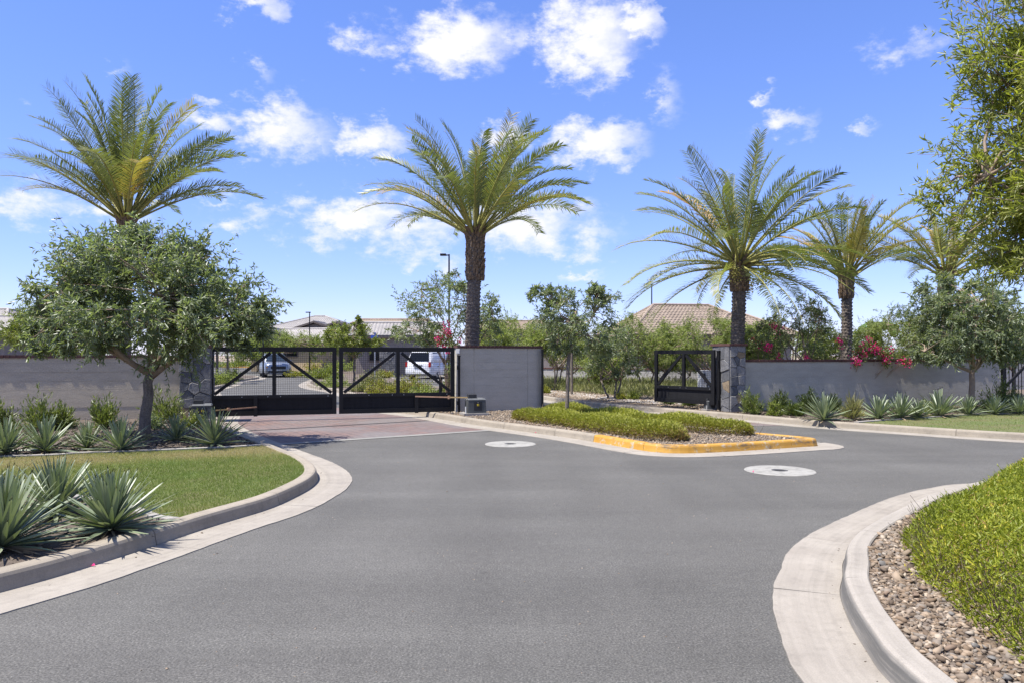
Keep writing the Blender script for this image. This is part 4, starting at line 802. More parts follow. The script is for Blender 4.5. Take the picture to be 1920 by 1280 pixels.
tree('street_tree', 'thin street tree on the verge behind the closed gate, nearer the car', (X(427, 44), 44), 1.8, [(ct(432, 640, 44), (1.1, 1.0, .7), 3)], 'ash', .16, .045, 24, 9, 8, 45, .08, .3, 5, .36, group=TB)
tree('street_tree', 'small street tree on the verge right behind the approaching car', (X(585, 72), 72), 2.0, [(ct(590, 652, 72), (1.6, 1.4, .7), 3)], 'mesquite', .22, .06, 22, 9, 8, 46, .1, .3, 5, .36, group=TB)

for k, (px, py, d, r_, lb) in enumerate([(925, 645, 29, (1.0, .9, .7), 'low feathery mesquite just right of the stout palm trunk'), (1085, 655, 34, (1.4, 1.2, .8), 'feathery mesquite by the low block wall behind the slim island tree'), (1265, 650, 34, (1.6, 1.3, 1.0), 'feathery mesquite against the house wall behind the open gate leaf'), (1410, 650, 25, (.8, .8, .55), 'low feathery mesquite beside the open-gate pillar'), (1545, 650, 26, (1.1, 1.0, .6), 'low feathery mesquite behind the grey wall by the golden palm trunk'), (1765, 640, 29, (1.3, 1.2, .8), 'feathery mesquite behind the verge tree'), (480, 655, 66, (2.5, 2, .9), 'far feathery mesquite behind the passing car'), (1130, 690, 29, (.9, .9, .6), 'low mesquite skirt on the verge grass')]):
    tree('mesquite', lb, (X(px, d), d), .7, [(ct(px, py, d), r_, 1)], 'mesquite', .13 * max(1, d / 34), .028 * max(1, d / 34), 60, 12, 11, 200 + k, .05, .2, 5, .38, group=TB, stems=2, shell=.3)
# ------------------------------------------------------------------ shrubs
def shrub(name, label, x, y, r, h, mt, L, W, n, seed, upright=.6, group=None, cat='shrub', stems=10, lump=.25, z0=BED, rnd=.5):
    g = np.random.default_rng(seed); root = thing(name, label, cat, (x, y, z0), 0, group); st = MB()
    rx, ry = (r, r) if not hasattr(r, '__len__') else r
    nt = max(8, n // 22); u = unit(np.c_[g.normal(size=(nt, 2)), np.abs(g.normal(size=nt)) + .15]); k = g.uniform(.55, 1.0, nt)[:, None] * (1 + lump * vnoise(u * 2, 2.2, seed))[:, None]
    tip = u * k * np.array((rx, ry, h)); bs = np.c_[g.normal(0, .12, (nt, 2)) * np.array((rx, ry)), np.full(nt, -.02)]
    for i in range(0, nt, max(1, nt // stems)): st.tube([bs[i], (bs[i] + tip[i]) / 2 + np.array((0, 0, .06 * h)), tip[i]], [.012, .008, .003], 4, False)
    m = max(1, n // nt); t = np.tile(np.linspace(.35, 1.03, m), (nt, 1)) + g.normal(0, .03, (nt, m)); p = bs[:, None] + (tip - bs)[:, None] * t[..., None] + g.normal(0, .05, (nt, m, 3)) * np.array((rx, ry, h))
    p[..., 2] = np.maximum(p[..., 2], .02); d = unit(tip - bs)[:, None] * upright + g.normal(0, .5, (nt, m, 3)) + np.array((0, 0, .25)); q = p.reshape(-1, 3); k = len(q)
    st.build('stems', M['limb'], root); s = np.clip(rnd + g.normal(0, .24, k), 0, 1)
    link('foliage', leaves(q, d.reshape(-1, 3), L * g.uniform(.7, 1.2, k), W * g.uniform(.8, 1.2, k), s, g, .22, .05, 'foliage', M[mt]), root); return root
def blade_mesh(L, W, bend, seed):
    g = np.random.default_rng(seed); n = 7; vs = []; a = 0.0; p = np.array((0., 0., 0.)); prof = [.55, .8, 1.0, .95, .75, .42, .0]
    for i in range(n):
        w = W * prof[i] / 2; vs += [p + np.array((0, w, .28 * w + 0)), p + np.array((0, 0, -.12 * w)), p + np.array((0, -w, .28 * w))]
        a += bend / n; p = p + np.array((math.cos(a), 0, -math.sin(a))) * L / (n - 1)
    v = np.array(vs); f = []
    for i in range(n - 1):
        b = i * 3; f += [(b, b + 3, b + 4), (b, b + 4, b + 1), (b + 1, b + 4, b + 5), (b + 1, b + 5, b + 2)]
    r_ = np.clip(g.normal(.5, .22), 0, .9); at = np.full(len(v), r_); at[-3:] = 1.0; at[::3] += .12
    return np_mesh('blade', v, np.array(f), M['agave'], np.clip(at, 0, 1))
BLADES = {}
def agave(label, x, y, L, n, seed, W=.04, group=None, dry=6, lo=-4, hi=86, z0=BED, cat='agave', tilt=0):
    g = np.random.default_rng(seed); root = thing('agave', label, cat, (x, y, z0), g.random() * 6.28, group)
    for k in range(n):
        t = (k + .5) / n; el = math.radians(lo + (hi - lo) * t ** .8 + g.normal(0, 5)); az = k * 2.39996 + g.normal(0, .2); vi = int(g.integers(8)); key = (round(W * 400), vi)
        if key not in BLADES: BLADES[key] = blade_mesh(1.0, W / .6, g.uniform(-.1, .28), 60 + vi)
        s = L * g.uniform(.8, 1.1) * (1 - .18 * t); o_ = .05 * L
        link('blade', BLADES[key], root, (math.cos(az) * o_ * (1 - t), math.sin(az) * o_ * (1 - t), .04 * L + .10 * L * t), Euler((g.normal(0, .25), -el, az)), s)
    if 'dry' not in BLADES:
        b = BLADES[key].copy(); b.materials.clear(); b.materials.append(M['agavedry']); BLADES['dry'] = b
    for k in range(dry): link('dry_blade', BLADES['dry'], root, (0, 0, .03), Euler((g.normal(0, .6), math.radians(g.uniform(-2, 10)), g.random() * 6.28)), L * g.uniform(.5, .8))
    return root
NA = 'agaves in the foreground bed'; x, y = G(212, 1000, BED)
agave('large spiky agave overhanging the foreground kerb joint', x - .06, y + .08, .58, 150, 1, .042, NA, 18)
x, y = G(32, 1042, BED); agave('largest spiky agave of the foreground bed, away from the lawn', x - .22, y + .16, .66, 150, 2, .042, NA, 18)
x, y = G(88, 985, BED); agave('spiky agave tucked behind the two big foreground agaves', x - .2, y + .45, .60, 120, 3, .042, NA, 10)
x, y = G(-70, 1000, BED); agave('spiky agave at the outer end of the foreground bed', x, y, .7, 90, 4, .034, NA, 8)
LA = 'agaves along the lawn edging'
for k, (px, py, L_, lb) in enumerate([(10, 853, .60, 'broad pale agave on the edging, farthest from the ash trunk'), (84, 848, .60, 'broad agave on the edging with dry brown base'), (163, 842, .46, 'small agave on the edging between two bigger ones'), (226, 846, .56, 'shaded agave on the edging left beside the ash trunk'),
                                   (330, 827, .50, 'shaded agave in the dark mulch behind the ash trunk'), (402, 835, .66, 'large shaded agave beside the kerb at the brick paving'), (-60, 858, .6, 'agave on the edging beyond the picture-side end of the bed')]):
    x, y = G(px, py, BED); agave(lb, x, y, L_ * 1.06, 84, 10 + k, .042, LA, 8)
RA = 'agaves along the far grey wall'
for k, (px, py, L_, lb) in enumerate([(1545, 789, .66, 'broad pale agave closest to the pillar of the open gate leaf'), (1648, 786, .60, 'pale agave beside the dry brown bunch below the grey wall'), (1688, 785, .62, 'pale upright agave below the bougainvillea on the grey wall'), (1762, 781, .66, 'broad pale agave beside the mulch edge before the verge tree'),
                                   (1815, 778, .52, 'dark agave at the foot of the verge tree'), (1865, 777, .52, 'dark agave past the verge tree on the far lawn edge'), (1912, 776, .52, 'dark agave beside the picket gate on the far lawn edge'), (1722, 784, .5, 'small pale agave squeezed between two broad ones')]):
    x, y = G(px, py, BED); agave(lb, x, y, L_ * 1.08, 80, 30 + k, .046, RA, 6, z0=BED)
x, y = G(1598, 787, BED); shrub('dry_bunch', 'dry brown bunch of dead blades among the pale agaves', x, y, .24, .45, 'drygrass', .3, .014, 500, 50, 1.4, cat='plant', rnd=.9)
OL = 'oleanders along the taupe wall'
for k, (px, py, d, r_, h_, lb) in enumerate([(75, 0, 14.6, .42, .72, 'oleander behind the agave with dry brown base'), (110, 0, 15.0, .4, .5, 'low oleander spreading against the taupe wall'), (197, 0, 15.0, .30, .66, 'upright oleander behind the small agave'), (308, 0, 16.2, .48, .80, 'leafy oleander between the ash trunk and flagstone pillar'), (-5, 0, 14.5, .35, .7, 'oleander at the outer end of the taupe wall bed')]):
    shrub('oleander', lb, X(px, d), d, r_, h_, 'oleander', .115, .021, 1300, 60 + k, 1.1, OL, rnd=.68)
shrub('round_shrub', 'small round yellow-green shrub beside the half-hidden gate opener', X(360, 15.2), 15.2, .30, .36, 'bright', .05, .02, 1600, 70, .5, rnd=.8)
shrub('round_shrub', 'small dark round shrub behind the ash trunk', X(286, 14.9), 14.9, .30, .40, 'ash', .05, .022, 1500, 71, .5)
for k, (px, d, r_, h_, m_, lb) in enumerate([(1408, 18.55, .36, .62, 'oleander', 'upright oleander at the foot of the open-gate pillar'), (1452, 18.1, .22, .36, 'bright', 'small round pale shrub next to the pillar oleander'), (1462, 19.0, .34, .52, 'oleander', 'dark oleander against the grey wall near the pillar'), (1512, 19.4, .34, .58, 'oleander', 'dark oleander against the grey wall behind the broad agave'), (1492, 18.1, .26, .38, 'oleander', 'round green shrub beside the first broad agave'),
                                        (1880, 20.3, .62, .82, 'oleander', 'big oleander half hiding the picket gate'), (1555, 19.6, .3, .42, 'oleander', 'low dark oleander behind the first broad agave'), (1855, 19.4, .5, .42, 'bright', 'low bright shrub by the verge tree'), (1745, 19.0, .4, .34, 'bright', 'low bright shrub behind the agaves before the verge tree'), (1905, 19.8, .5, .4, 'bright', 'low bright shrub before the picket gate')]):
    shrub('wall_shrub', lb, X(px, d), d, r_, h_, m_, .10 if m_ == 'oleander' else .06, .02, 1500, 80 + k, 1.0 if m_ == 'oleander' else .5, 'shrubs along the far grey wall', rnd=.6 if k in (0, 5) else .42)

def bush_row(name, label, path, half, h, mt, n, L, W, seed, group=None, cat='hedge', rnd=.5):
    """one clipped row: leaves over a lumpy dome swept along a path, with bare twigs at the foot"""
    g = np.random.default_rng(seed); pt = smooth_path(path, .1); x0, y0 = pt[0]; root = thing(name, label, cat, (x0, y0, BED), 0, group)
    s = g.random(n) * (len(pt) - 1.001); i = s.astype(int); f = (s - i)[:, None]; c = pt[i] * (1 - f) + pt[i + 1] * f; t = np.gradient(pt, axis=0)[i]; t = t / np.linalg.norm(t, axis=1, keepdims=True); nr = np.stack([t[:, 1], -t[:, 0]], 1)
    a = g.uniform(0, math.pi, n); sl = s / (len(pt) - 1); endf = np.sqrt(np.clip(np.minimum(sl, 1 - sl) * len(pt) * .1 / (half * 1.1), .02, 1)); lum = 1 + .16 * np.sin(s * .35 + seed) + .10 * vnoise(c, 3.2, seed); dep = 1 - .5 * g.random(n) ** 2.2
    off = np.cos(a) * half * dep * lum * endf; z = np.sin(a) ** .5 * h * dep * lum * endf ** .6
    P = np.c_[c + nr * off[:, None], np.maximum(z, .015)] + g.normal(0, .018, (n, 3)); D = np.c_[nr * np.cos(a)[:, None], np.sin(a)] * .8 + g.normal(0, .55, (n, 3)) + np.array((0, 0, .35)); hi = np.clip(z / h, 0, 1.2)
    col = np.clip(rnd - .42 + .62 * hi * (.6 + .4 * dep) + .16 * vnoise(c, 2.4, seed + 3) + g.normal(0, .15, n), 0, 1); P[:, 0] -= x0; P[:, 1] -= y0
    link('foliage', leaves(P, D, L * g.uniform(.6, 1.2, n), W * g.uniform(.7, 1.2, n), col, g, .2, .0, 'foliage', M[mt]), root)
    st = MB(); m = int(len(pt) * 2.2)
    for k in range(m):
        q = pt[int(g.integers(len(pt)))]; b = np.array((q[0] - x0, q[1] - y0, -.01)) + np.r_[g.normal(0, half * .35, 2), 0]; e = b + np.array((g.normal(0, half * .5), g.normal(0, half * .5), h * g.uniform(.5, .95))); st.tube([b, e], [.006, .002], 3, False)
    st.build('stems', M['limb'], root); return root
HG = 'low hedges on the kerbed island'
h1 = [G(948, 786, BED), G(1010, 794, BED), G(1080, 804, BED), G(1150, 815, BED), G(1220, 826, BED), G(1262, 831, BED)]; h1 = [(x + .28, y + .35) for x, y in h1]
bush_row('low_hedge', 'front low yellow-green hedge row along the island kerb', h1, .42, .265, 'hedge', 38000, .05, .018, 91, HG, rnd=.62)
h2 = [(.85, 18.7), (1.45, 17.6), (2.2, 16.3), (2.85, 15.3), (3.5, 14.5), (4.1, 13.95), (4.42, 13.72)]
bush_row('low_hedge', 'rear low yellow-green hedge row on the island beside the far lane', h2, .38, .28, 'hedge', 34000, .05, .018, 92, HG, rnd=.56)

# groundcover mass on the corner
g = np.random.default_rng(5); kd = lst(offset(pathD, -.17))
cov_edge = [(9, 8.3), (6.6, 8.5), (5.55, 8.2), (4.9, 7.75), (4.25, 7.0), G(1700, 1000, .14), G(1712, 1040, .14), G(1728, 1082, .14), G(1772, 1120, .13), G(1800, 1150, .13), G(1835, 1180, .13), G(1885, 1215, .13), G(1935, 1255, .13), (2.45, 3.0), (2.7, 2.0), (9, 2.0)]
cov = ccw(lst(smooth_path(cov_edge[:-1], .15)) + [(9, 2.0)]); p = scatter(cov, 330000, g); ed = edge_dist(cov, p); keep = (np.abs(np.arctan2(p[:, 0], p[:, 1])) < .80); p, ed = p[keep], ed[keep]
cc0 = vnoise(p, 1.9, 21); hh = .47 * (1 - np.exp(-ed / .22)) * (1 + .16 * vnoise(p, 2.6, 8) + .09 * vnoise(p, 8, 9)) + .03; dep = g.random(len(p)) ** 1.6 * .85; z = hh * (1 - dep)
root = thing('groundcover', 'dense bright green groundcover mound spreading over the corner gravel', 'shrub', (4.5, 5.0, BED)); P = np.c_[p - np.array((4.5, 5.0)), z]
D = np.c_[g.normal(0, .65, (len(p), 2)), g.uniform(.2, 1.2, len(p))]; D[:, 0] -= .35 * np.exp(-ed / .2); D[:, 1] -= .15 * np.exp(-ed / .2)
cc = np.clip(.42 + .20 * vnoise(p, 3.5, 11) + .38 * (g.random(len(p)) > .86) + g.normal(0, .17, len(p)), 0, 1)
cc = np.where((cc0 > .85) & (g.random(len(p)) < .35), 1.0, cc)
link('foliage', leaves(P, D, .034 * g.lognormal(0, .35, len(p)), .0095 * g.uniform(.7, 1.3, len(p)), cc, g, .2, .0, 'foliage', M['cover']), root)
ns = 900; q = p[g.permutation(len(p))[:ns]]; eq_ = edge_dist(cov, q); hq = .47 * (1 - np.exp(-eq_ / .22)) * (1 + .16 * vnoise(q, 2.6, 8)); tt = np.tile(np.linspace(.0, 1, 16), (ns, 1)); dv = unit(np.c_[g.normal(0, .5, (ns, 2)), np.full(ns, .9)]); ln = g.uniform(.05, .13, ns)
sp = np.c_[q - np.array((4.5, 5.0)), hq - .03][:, None] + dv[:, None] * (tt * ln[:, None])[..., None]; sd_ = unit(dv[:, None] * .8 + g.normal(0, .6, (ns, 16, 3))).reshape(-1, 3)
link('shoots', leaves(sp.reshape(-1, 3), sd_, .024, .008, np.clip(np.repeat(g.normal(.6, .15, ns), 16) + g.normal(0, .1, ns * 16), 0, .94), g, .2, .0, 'shoots', M['cover']), root)
st = MB(); pe = p[(ed < .4) & (p[:, 1] < 6.5)][:600]
for q in pe: b = np.array((q[0] - 4.5, q[1] - 5.0, 0)); st.tube([b + np.array((.12, .06, 0)), b + np.array((g.normal(0, .06), g.normal(0, .06), g.uniform(.08, .3)))], [.003, .0015], 3, False)
st.build('stems', M['limb'], root)

# bougainvilleas
def bougainvillea(label, pts, seed, group='bougainvilleas on the walls'):
    g = np.random.default_rng(seed); c0 = np.array(pts[0][0]) + np.array((-.1, .65, 0)); root = thing('bougainvillea', label, 'bougainvillea', (c0[0], c0[1], BED), 0, group); O = np.array((c0[0], c0[1], BED)); P, D, FP, FD = [], [], [], []; st = MB()
    for c, r_, n, nf in pts:
        c = np.array(c); p = c + g.normal(0, 1, (n, 3)) * r_ * .5; P.append(p); D.append(g.normal(size=(n, 3)) + np.array((0, 0, -.1)))
        for k in range(nf): q = c + g.normal(0, 1, 3) * r_ * .55; m = int(g.integers(14, 34)); FP.append(q + g.normal(0, .055, (m, 3))); FD.append(g.normal(size=(m, 3)))
        for k in range(5): st.tube([np.array((0, 0, 0)), (c - O) * .5 + g.normal(0, .1, 3), c - O + g.normal(0, r_ * .4, 3)], [.012, .008, .003], 4, False)
    P, D, FP, FD = map(np.concatenate, (P, D, FP, FD)); st.build('stems', M['limb'], root)
    link('foliage', leaves(P - O, D, .06 * g.uniform(.7, 1.2, len(P)), .035, np.clip(g.normal(.5, .25, len(P)), 0, 1), g, .2, .05, 'foliage', M['oleander']), root)
    fl = link('flowers', leaves(FP - O, FD, .055, .045, g.random(len(FP)), g, .25, .05, 'flowers', M['flower']), root); fl['label'] = 'magenta bougainvillea flowers'
c3 = lambda px, py, d: (PX(px, d), d, ZZ(py, d))
bougainvillea('magenta bougainvillea beside the trunk of the stout palm', [(c3(840, 632, 20.6), .30, 420, 10), (c3(848, 648, 20.4), .2, 260, 2), (c3(830, 640, 20.8), .2, 260, 4), (c3(852, 690, 20.2), .22, 380, 1)], 101)
bougainvillea('magenta bougainvillea spilling over the grey wall below the golden palm', [(c3(1612, 656, 20.72), .24, 520, 7), (c3(1630, 652, 20.75), .18, 360, 5), (c3(1662, 664, 20.75), .22, 420, 4), (c3(1696, 676, 20.72), .12, 160, 3), (c3(1580, 640, 20.9), .13, 120, 2), (c3(1608, 680, 20.45), .09, 120, 2), (c3(1662, 682, 20.55), .08, 90, 1), (c3(1640, 660, 20.75), .2, 260, 1)], 102)
bougainvillea('sparse bougainvillea with few flowers behind the grey wall near the pillar', [(c3(1445, 655, 21.3), .34, 700, 5), (c3(1420, 640, 21.2), .25, 420, 2), (c3(1462, 625, 21.4), .3, 300, 3), (c3(1530, 655, 21.4), .3, 400, 1)], 103)

# shrubs on the verges beyond the gates
SV = 'shrubs on the verges beyond the gates'
rows = [(1187, 748, .34, .36, 'bright', 'round yellow-green shrub on the gravel beside the sidewalk'), (1166, 748, .22, .26, 'hedge', 'smaller round shrub touching the yellow-green one by the sidewalk'), (1022, 737, .3, .34, 'hedge', 'olive shrub on the sidewalk edge behind the edge-on gate leaf'), (1254, 757, .26, .24, 'oleander', 'low dark shrub under the free end of the open gate leaf'), (1292, 760, .26, .22, 'oleander', 'low dark shrub under the middle of the open gate leaf')]
for k, (px, py, r_, h_, m_, lb) in enumerate(rows): x, y = G(px, py, BED); shrub('verge_shrub', lb, x, y, r_, h_, m_, .06, .022, 1500, 110 + k, .5, SV, rnd=.62)
gb = np.random.default_rng(9)
def mound(label, px, d, r_, h_, m_, seed, n=1500, L=.09, W=.035): shrub('verge_shrub', label, X(px, d), d, r_, h_, m_, L, W, n, seed, .6, SV, rnd=.55)
for k, a in enumerate([(745, 26.5, .75, .62, 'hedge', 'olive clipped shrub behind the gate, left of the round green one'), (715, 27.5, .7, .60, 'hedge', 'olive clipped shrub behind the gate, second from the round green one'), (775, 30, .9, .80, 'hedge', 'olive shrub behind the gate below the white car'), (792, 24.5, .62, .62, 'mesquite', 'round bright green shrub right behind the gate brace'), (822, 23.6, .50, .46, 'bright', 'bright low shrub behind the foot of the gate brace'), (848, 24.5, .5, .75, 'bright', 'yellow-green shrub behind the gate by the palm trunk'),
                       (675, 30, .8, .45, 'drygrass', 'pale grey-green shrub behind the gate meeting stiles'), (625, 34, 1.0, .6, 'mesquite', 'grey-green shrub at the inner road bend behind the gate'), (600, 46, 1.1, .8, 'bright', 'yellow-green clipped shrub row end at the inner road bend'), (622, 46, 1.0, .8, 'bright', 'yellow-green clipped shrub second in the inner bend row'), (565, 52, 1.3, .38, 'hedge', 'low olive hedge on the inner bend of the road'), (700, 36, .9, .75, 'drygrass', 'feathery bunch grass behind the gate by the sign pole'), (720, 48, .9, .5, 'hedge', 'brown-green shrub at the house corner behind the gate'),
                       (415, 37.5, .95, .85, 'mesquite', 'green shrub on the left verge behind the closed gate'), (436, 40.5, .7, .85, 'oleander', 'dark shrub on the left verge nearest the passing car'), (392, 36.5, .8, .6, 'bright', 'yellow-green shrub on the left verge by the gate stile'), (395, 88, 3.2, .9, 'bright', 'bright hedge beyond the far road, behind the left verge trees'), (450, 92, 3.2, 1.0, 'bright', 'bright hedge beyond the far yellow-kerbed island'), (430, 93.5, 2.6, .5, 'hedge', 'low hedge on the far yellow-kerbed island'), (560, 82, 2.4, 1.2, 'mesquite', 'green shrub mass behind the approaching car'), (600, 70, 2.2, 1.3, 'hedge', 'olive shrub mass right of the approaching car'), (640, 66, 2.0, 1.3, 'mesquite', 'grey-green shrub mass behind the inner bend row'),
                       (850, 27.5, .7, 1.1, 'oleander', 'tall dark shrub behind the palm trunk and gate wall')]):
    mound(a[5], a[0], a[1], a[2], a[3], a[4], 130 + k, 1500 if a[1] < 60 else 1000, .09 * max(1, a[1] / 32), .035 * max(1, a[1] / 32))
# bunch grass carpet along the sidewalk
root = thing('bunch_grass', 'wide carpet of olive bunch grass between the sidewalk and low block wall', 'grass', (2, 30, BED)); pl = ccw([(-2.5, 39), (.6, 33.2), (2.0, 29.6), (4.3, 25.3), (6.2, 24.2), (9.5, 26), (12, 33), (4, 37)])
p = scatter(pl, 26000, gb); P = np.c_[p - np.array((2, 30)), gb.random(len(p)) ** 1.5 * .3 * (1 + .4 * vnoise(p, 2.0, 2))]; D = np.c_[gb.normal(0, .5, (len(p), 2)), np.full(len(p), .9)]
link('blades', leaves(P, D, .2 * gb.uniform(.6, 1.3, len(p)), .022, np.clip(.42 + .25 * vnoise(p, 1.6, 4) + gb.normal(0, .2, len(p)), 0, 1), gb, .2, .1, 'blades', M['drygrass']), root); root['kind'] = 'stuff'

# banana plant
r = thing('banana_plant', 'banana plant with broad arching leaves behind the pale mesquite', 'plant', (X(1650, 32), 32, BED)); MB().tube([(0, 0, 0), (0, .02, 1.6), (.03, 0, 2.7)], [.12, .1, .06], 10).build('stem', M['banana'], r)
for k, (az, el, L_) in enumerate([(3.3, 50, 1.5), (2.6, 35, 1.4), (.2, 55, 1.3), (-.5, 30, 1.3), (4.4, 60, 1.2), (1.3, 62, 1.3), (-1.4, 40, 1.3)]):
    n = 12; a = math.radians(el); p = np.array((0., 0., 2.6)); vs = []
    for i in range(n):
        w = .24 * math.sin(math.pi * min(1, (i + .4) / (n - .2))) ** .6; s_ = np.array((-math.sin(az), math.cos(az), 0)); vs += [p + s_ * w - np.array((0, 0, .07)), p, p - s_ * w - np.array((0, 0, .07))]
        a -= .13 + .02 * i; p = p + np.array((math.cos(a) * math.cos(az), math.cos(a) * math.sin(az), math.sin(a))) * L_ / n
    f = [q for i in range(n - 1) for q in ((i * 3, i * 3 + 3, i * 3 + 4, i * 3 + 1), (i * 3 + 1, i * 3 + 4, i * 3 + 5, i * 3 + 2))]; link('leaf', np_mesh('leaf', vs, f, M['banana'], np.full(len(vs), .2 + .1 * k)), r)
# fallen petals and leaves on the kerb apron
for k, (px, py, lb) in enumerate([(175, 1064, 'magenta petal in the gutter below the foreground agaves'), (1127, 832, 'magenta petal in the gutter at the start of the yellow kerb'), (1175, 838, 'magenta petal in the gutter along the yellow kerb'), (1004, 812, 'magenta petal in the gutter by the unpainted island kerb'), (1412, 886, 'magenta petal on the collar beyond the island nose')]):
    x, y = G(px, py); s_ = .016; o_ = np_mesh('petal', np.array([(-s_, 0, .006), (0, -s_ * .6, .012), (s_, 0, .008), (0, s_ * .6, .026)]), np.array([(0, 1, 2), (0, 2, 3)]), M['flower'], np.full(4, .6))
    tag(link('fallen_petal', o_, None, (x, y, .012), (0, 0, k * 1.3)), lb, 'petal', 'fallen petals')

# ------------------------------------------------------------------ houses
def tiled(root, A_, B_, C_, D_, m, name='roof_slope', pitch=.32, wave=.27):
    """roof slope A-B (eave) to D-C (ridge) as overlapping tile courses with rounded rolls"""
    A_, B_, C_, D_ = [np.array(p, float) for p in (A_, B_, C_, D_)]; up = (D_ + C_) / 2 - (A_ + B_) / 2; n = max(2, int(np.linalg.norm(up) / pitch)); nr = np.cross(B_ - A_, up); nr = nr / np.linalg.norm(nr); nr *= np.sign(nr[2]); V, F = [], []
    for i in range(n):
        t0, t1 = i / n, (i + 1) / n + .1 / n; l0, r0 = A_ + (D_ - A_) * t0, B_ + (C_ - B_) * t0; l1, r1 = A_ + (D_ - A_) * min(t1, 1), B_ + (C_ - B_) * min(t1, 1); k = max(2, int(np.linalg.norm(r0 - l0) / wave * 4)); b = len(V)
        for j in range(k + 1):
            u = j / k; h = .03 * (1 if (j % 4) in (1, 2) else 0); V.append(l0 + (r0 - l0) * u + nr * (.055 + h)); V.append(l1 + (r1 - l1) * u + nr * (.01 + h)); V.append(l0 + (r0 - l0) * u - nr * .0)
        for j in range(k): F += [(b + 3 * j, b + 3 * j + 3, b + 3 * j + 4, b + 3 * j + 1), (b + 3 * j + 2, b + 3 * j + 5, b + 3 * j + 3, b + 3 * j)]
    return link(name, np_mesh(name, np.array(V), np.array(F), m), root)
def house(label, x, y, w, d, hw, hr, rz, roof='hip', wm='housegrey', rm='tile', ridge=.3, wins=(), over=.5, stonew=False):
    r = thing('house', label, 'house', (x, y, 0), rz); MB().box((0, 0, hw / 2), (w, d, hw)).build('wall', M[wm], r); a, b = w / 2 + over, d / 2 + over; z = hw
    rx = a * ridge if roof == 'hip' else a
    if roof in ('hip', 'gable'):
        tiled(r, (-a, -b, z), (a, -b, z), (rx, 0, z + hr), (-rx, 0, z + hr), M[rm]); tiled(r, (a, b, z), (-a, b, z), (-rx, 0, z + hr), (rx, 0, z + hr), M[rm])
        if roof == 'hip':
            tiled(r, (-a, b, z), (-a, -b, z), (-rx, 0, z + hr), (-rx, -.001, z + hr), M[rm]); tiled(r, (a, -b, z), (a, b, z), (rx, 0, z + hr), (rx, .001, z + hr), M[rm])
            for sx in (-1, 1):
                for sy in (-1, 1): MB().tube([(sx * a, sy * b, z + .08), (sx * rx, 0, z + hr + .08)], .09, 6).build('hip_ridge', M[rm], r)
        else:
            for sx in (-1, 1): MB().add([(sx * w / 2, -d / 2, z), (sx * w / 2, d / 2, z), (sx * w / 2, 0, z + hr * d / (2 * b)), (sx * (w / 2 - .2), -d / 2, z), (sx * (w / 2 - .2), d / 2, z), (sx * (w / 2 - .2), 0, z + hr * d / (2 * b))], [(0, 1, 2), (3, 5, 4), (0, 3, 4, 1), (1, 4, 5, 2), (2, 5, 3, 0)]).build('gable', M[wm], r)
        MB().tube([(-rx, 0, z + hr + .08), (rx, 0, z + hr + .08)], .1, 6).build('ridge_tiles', M[rm], r)
    if roof == 'gable_front':                 # ridge runs away from the viewer
        tiled(r, (-a, b, z), (-a, -b, z), (0, -b, z + hr), (0, b, z + hr), M[rm]); tiled(r, (a, -b, z), (a, b, z), (0, b, z + hr), (0, -b, z + hr), M[rm])
        MB().add([(-w / 2, -d / 2, z), (w / 2, -d / 2, z), (0, -d / 2, z + hr * w / (2 * a)), (-w / 2, -d / 2 + .2, z), (w / 2, -d / 2 + .2, z), (0, -d / 2 + .2, z + hr * w / (2 * a))], [(0, 1, 2), (3, 5, 4), (0, 3, 4, 1), (1, 4, 5, 2), (2, 5, 3, 0)]).build('gable', M[wm], r)
        for s in (-1, 1): MB().bar((s * a, -b - .02, z - .02), (0, -b - .02, z + hr - .02), .06, .2).build('barge_board', M['fascia'], r)
        MB().tube([(0, -b, z + hr + .08), (0, b, z + hr + .08)], .1, 6).build('ridge_tiles', M[rm], r)
    MB().box((0, -b + .03, z - .08), (2 * a - .1, .05, .18)).build('fascia', M['fascia'], r); MB().box((-a + .03, 0, z - .08), (.05, 2 * b - .1, .18)).build('fascia', M['fascia'], r)
    MB().box((0, 0, z - .02), (2 * a - .12, 2 * b - .12, .04)).build('soffit', M['fascia'], r)
    for (wx, wz, ww, wh) in wins:
        f = MB().box((wx, -d / 2 - .03, wz), (ww + .2, .08, wh + .2)).build('window', M['fascia'], r); MB().box((wx, -d / 2 - .075, wz), (ww, .02, wh)).build('pane', M['glass'], f); MB().box((wx, -d / 2 - .095, wz), (.05, .02, wh)).build('mullion', M['fascia'], f)
    return r
house('rose tile-roofed house behind the mesquites and open gate leaf', X(1283, 52), 53, 9.2, 9.0, ZZ(629, 50), ZZ(574, 53) - ZZ(629, 50), .12, 'hip', 'housetaupe', 'tile', .40, [(-2.4, 1.6, 1.4, 1.1), (1.5, 1.6, 1.4, 1.1)])
house('rose tile-roofed wing of the house behind the tall fruiting palm', X(1392, 50), 51.5, 5.0, 6, ZZ(629, 49), 1.45, .12, 'hip', 'housetaupe', 'tile', .2, [(0, 1.5, 1.2, 1.0)])
house('tall grey-roofed house with dark gable beyond the closed gate', X(600, 92), 92, 9.8, 9, ZZ(617, 88), ZZ(594, 92) - ZZ(617, 88), .05, 'hip', 'housetaupe', 'tilegrey', .12)
house('dark-gabled porch of the tall grey-roofed house', X(603, 86), 85, 4.4, 4, ZZ(619, 84), ZZ(604.5, 84) - ZZ(619, 84), 0, 'gable_front', 'housetaupe', 'tilegrey')
house('small dark-gabled wing beside the tall grey-roofed house', X(640, 86), 86, 3.8, 4, ZZ(618, 86), .75, 0, 'gable_front', 'housetaupe', 'tilegrey')
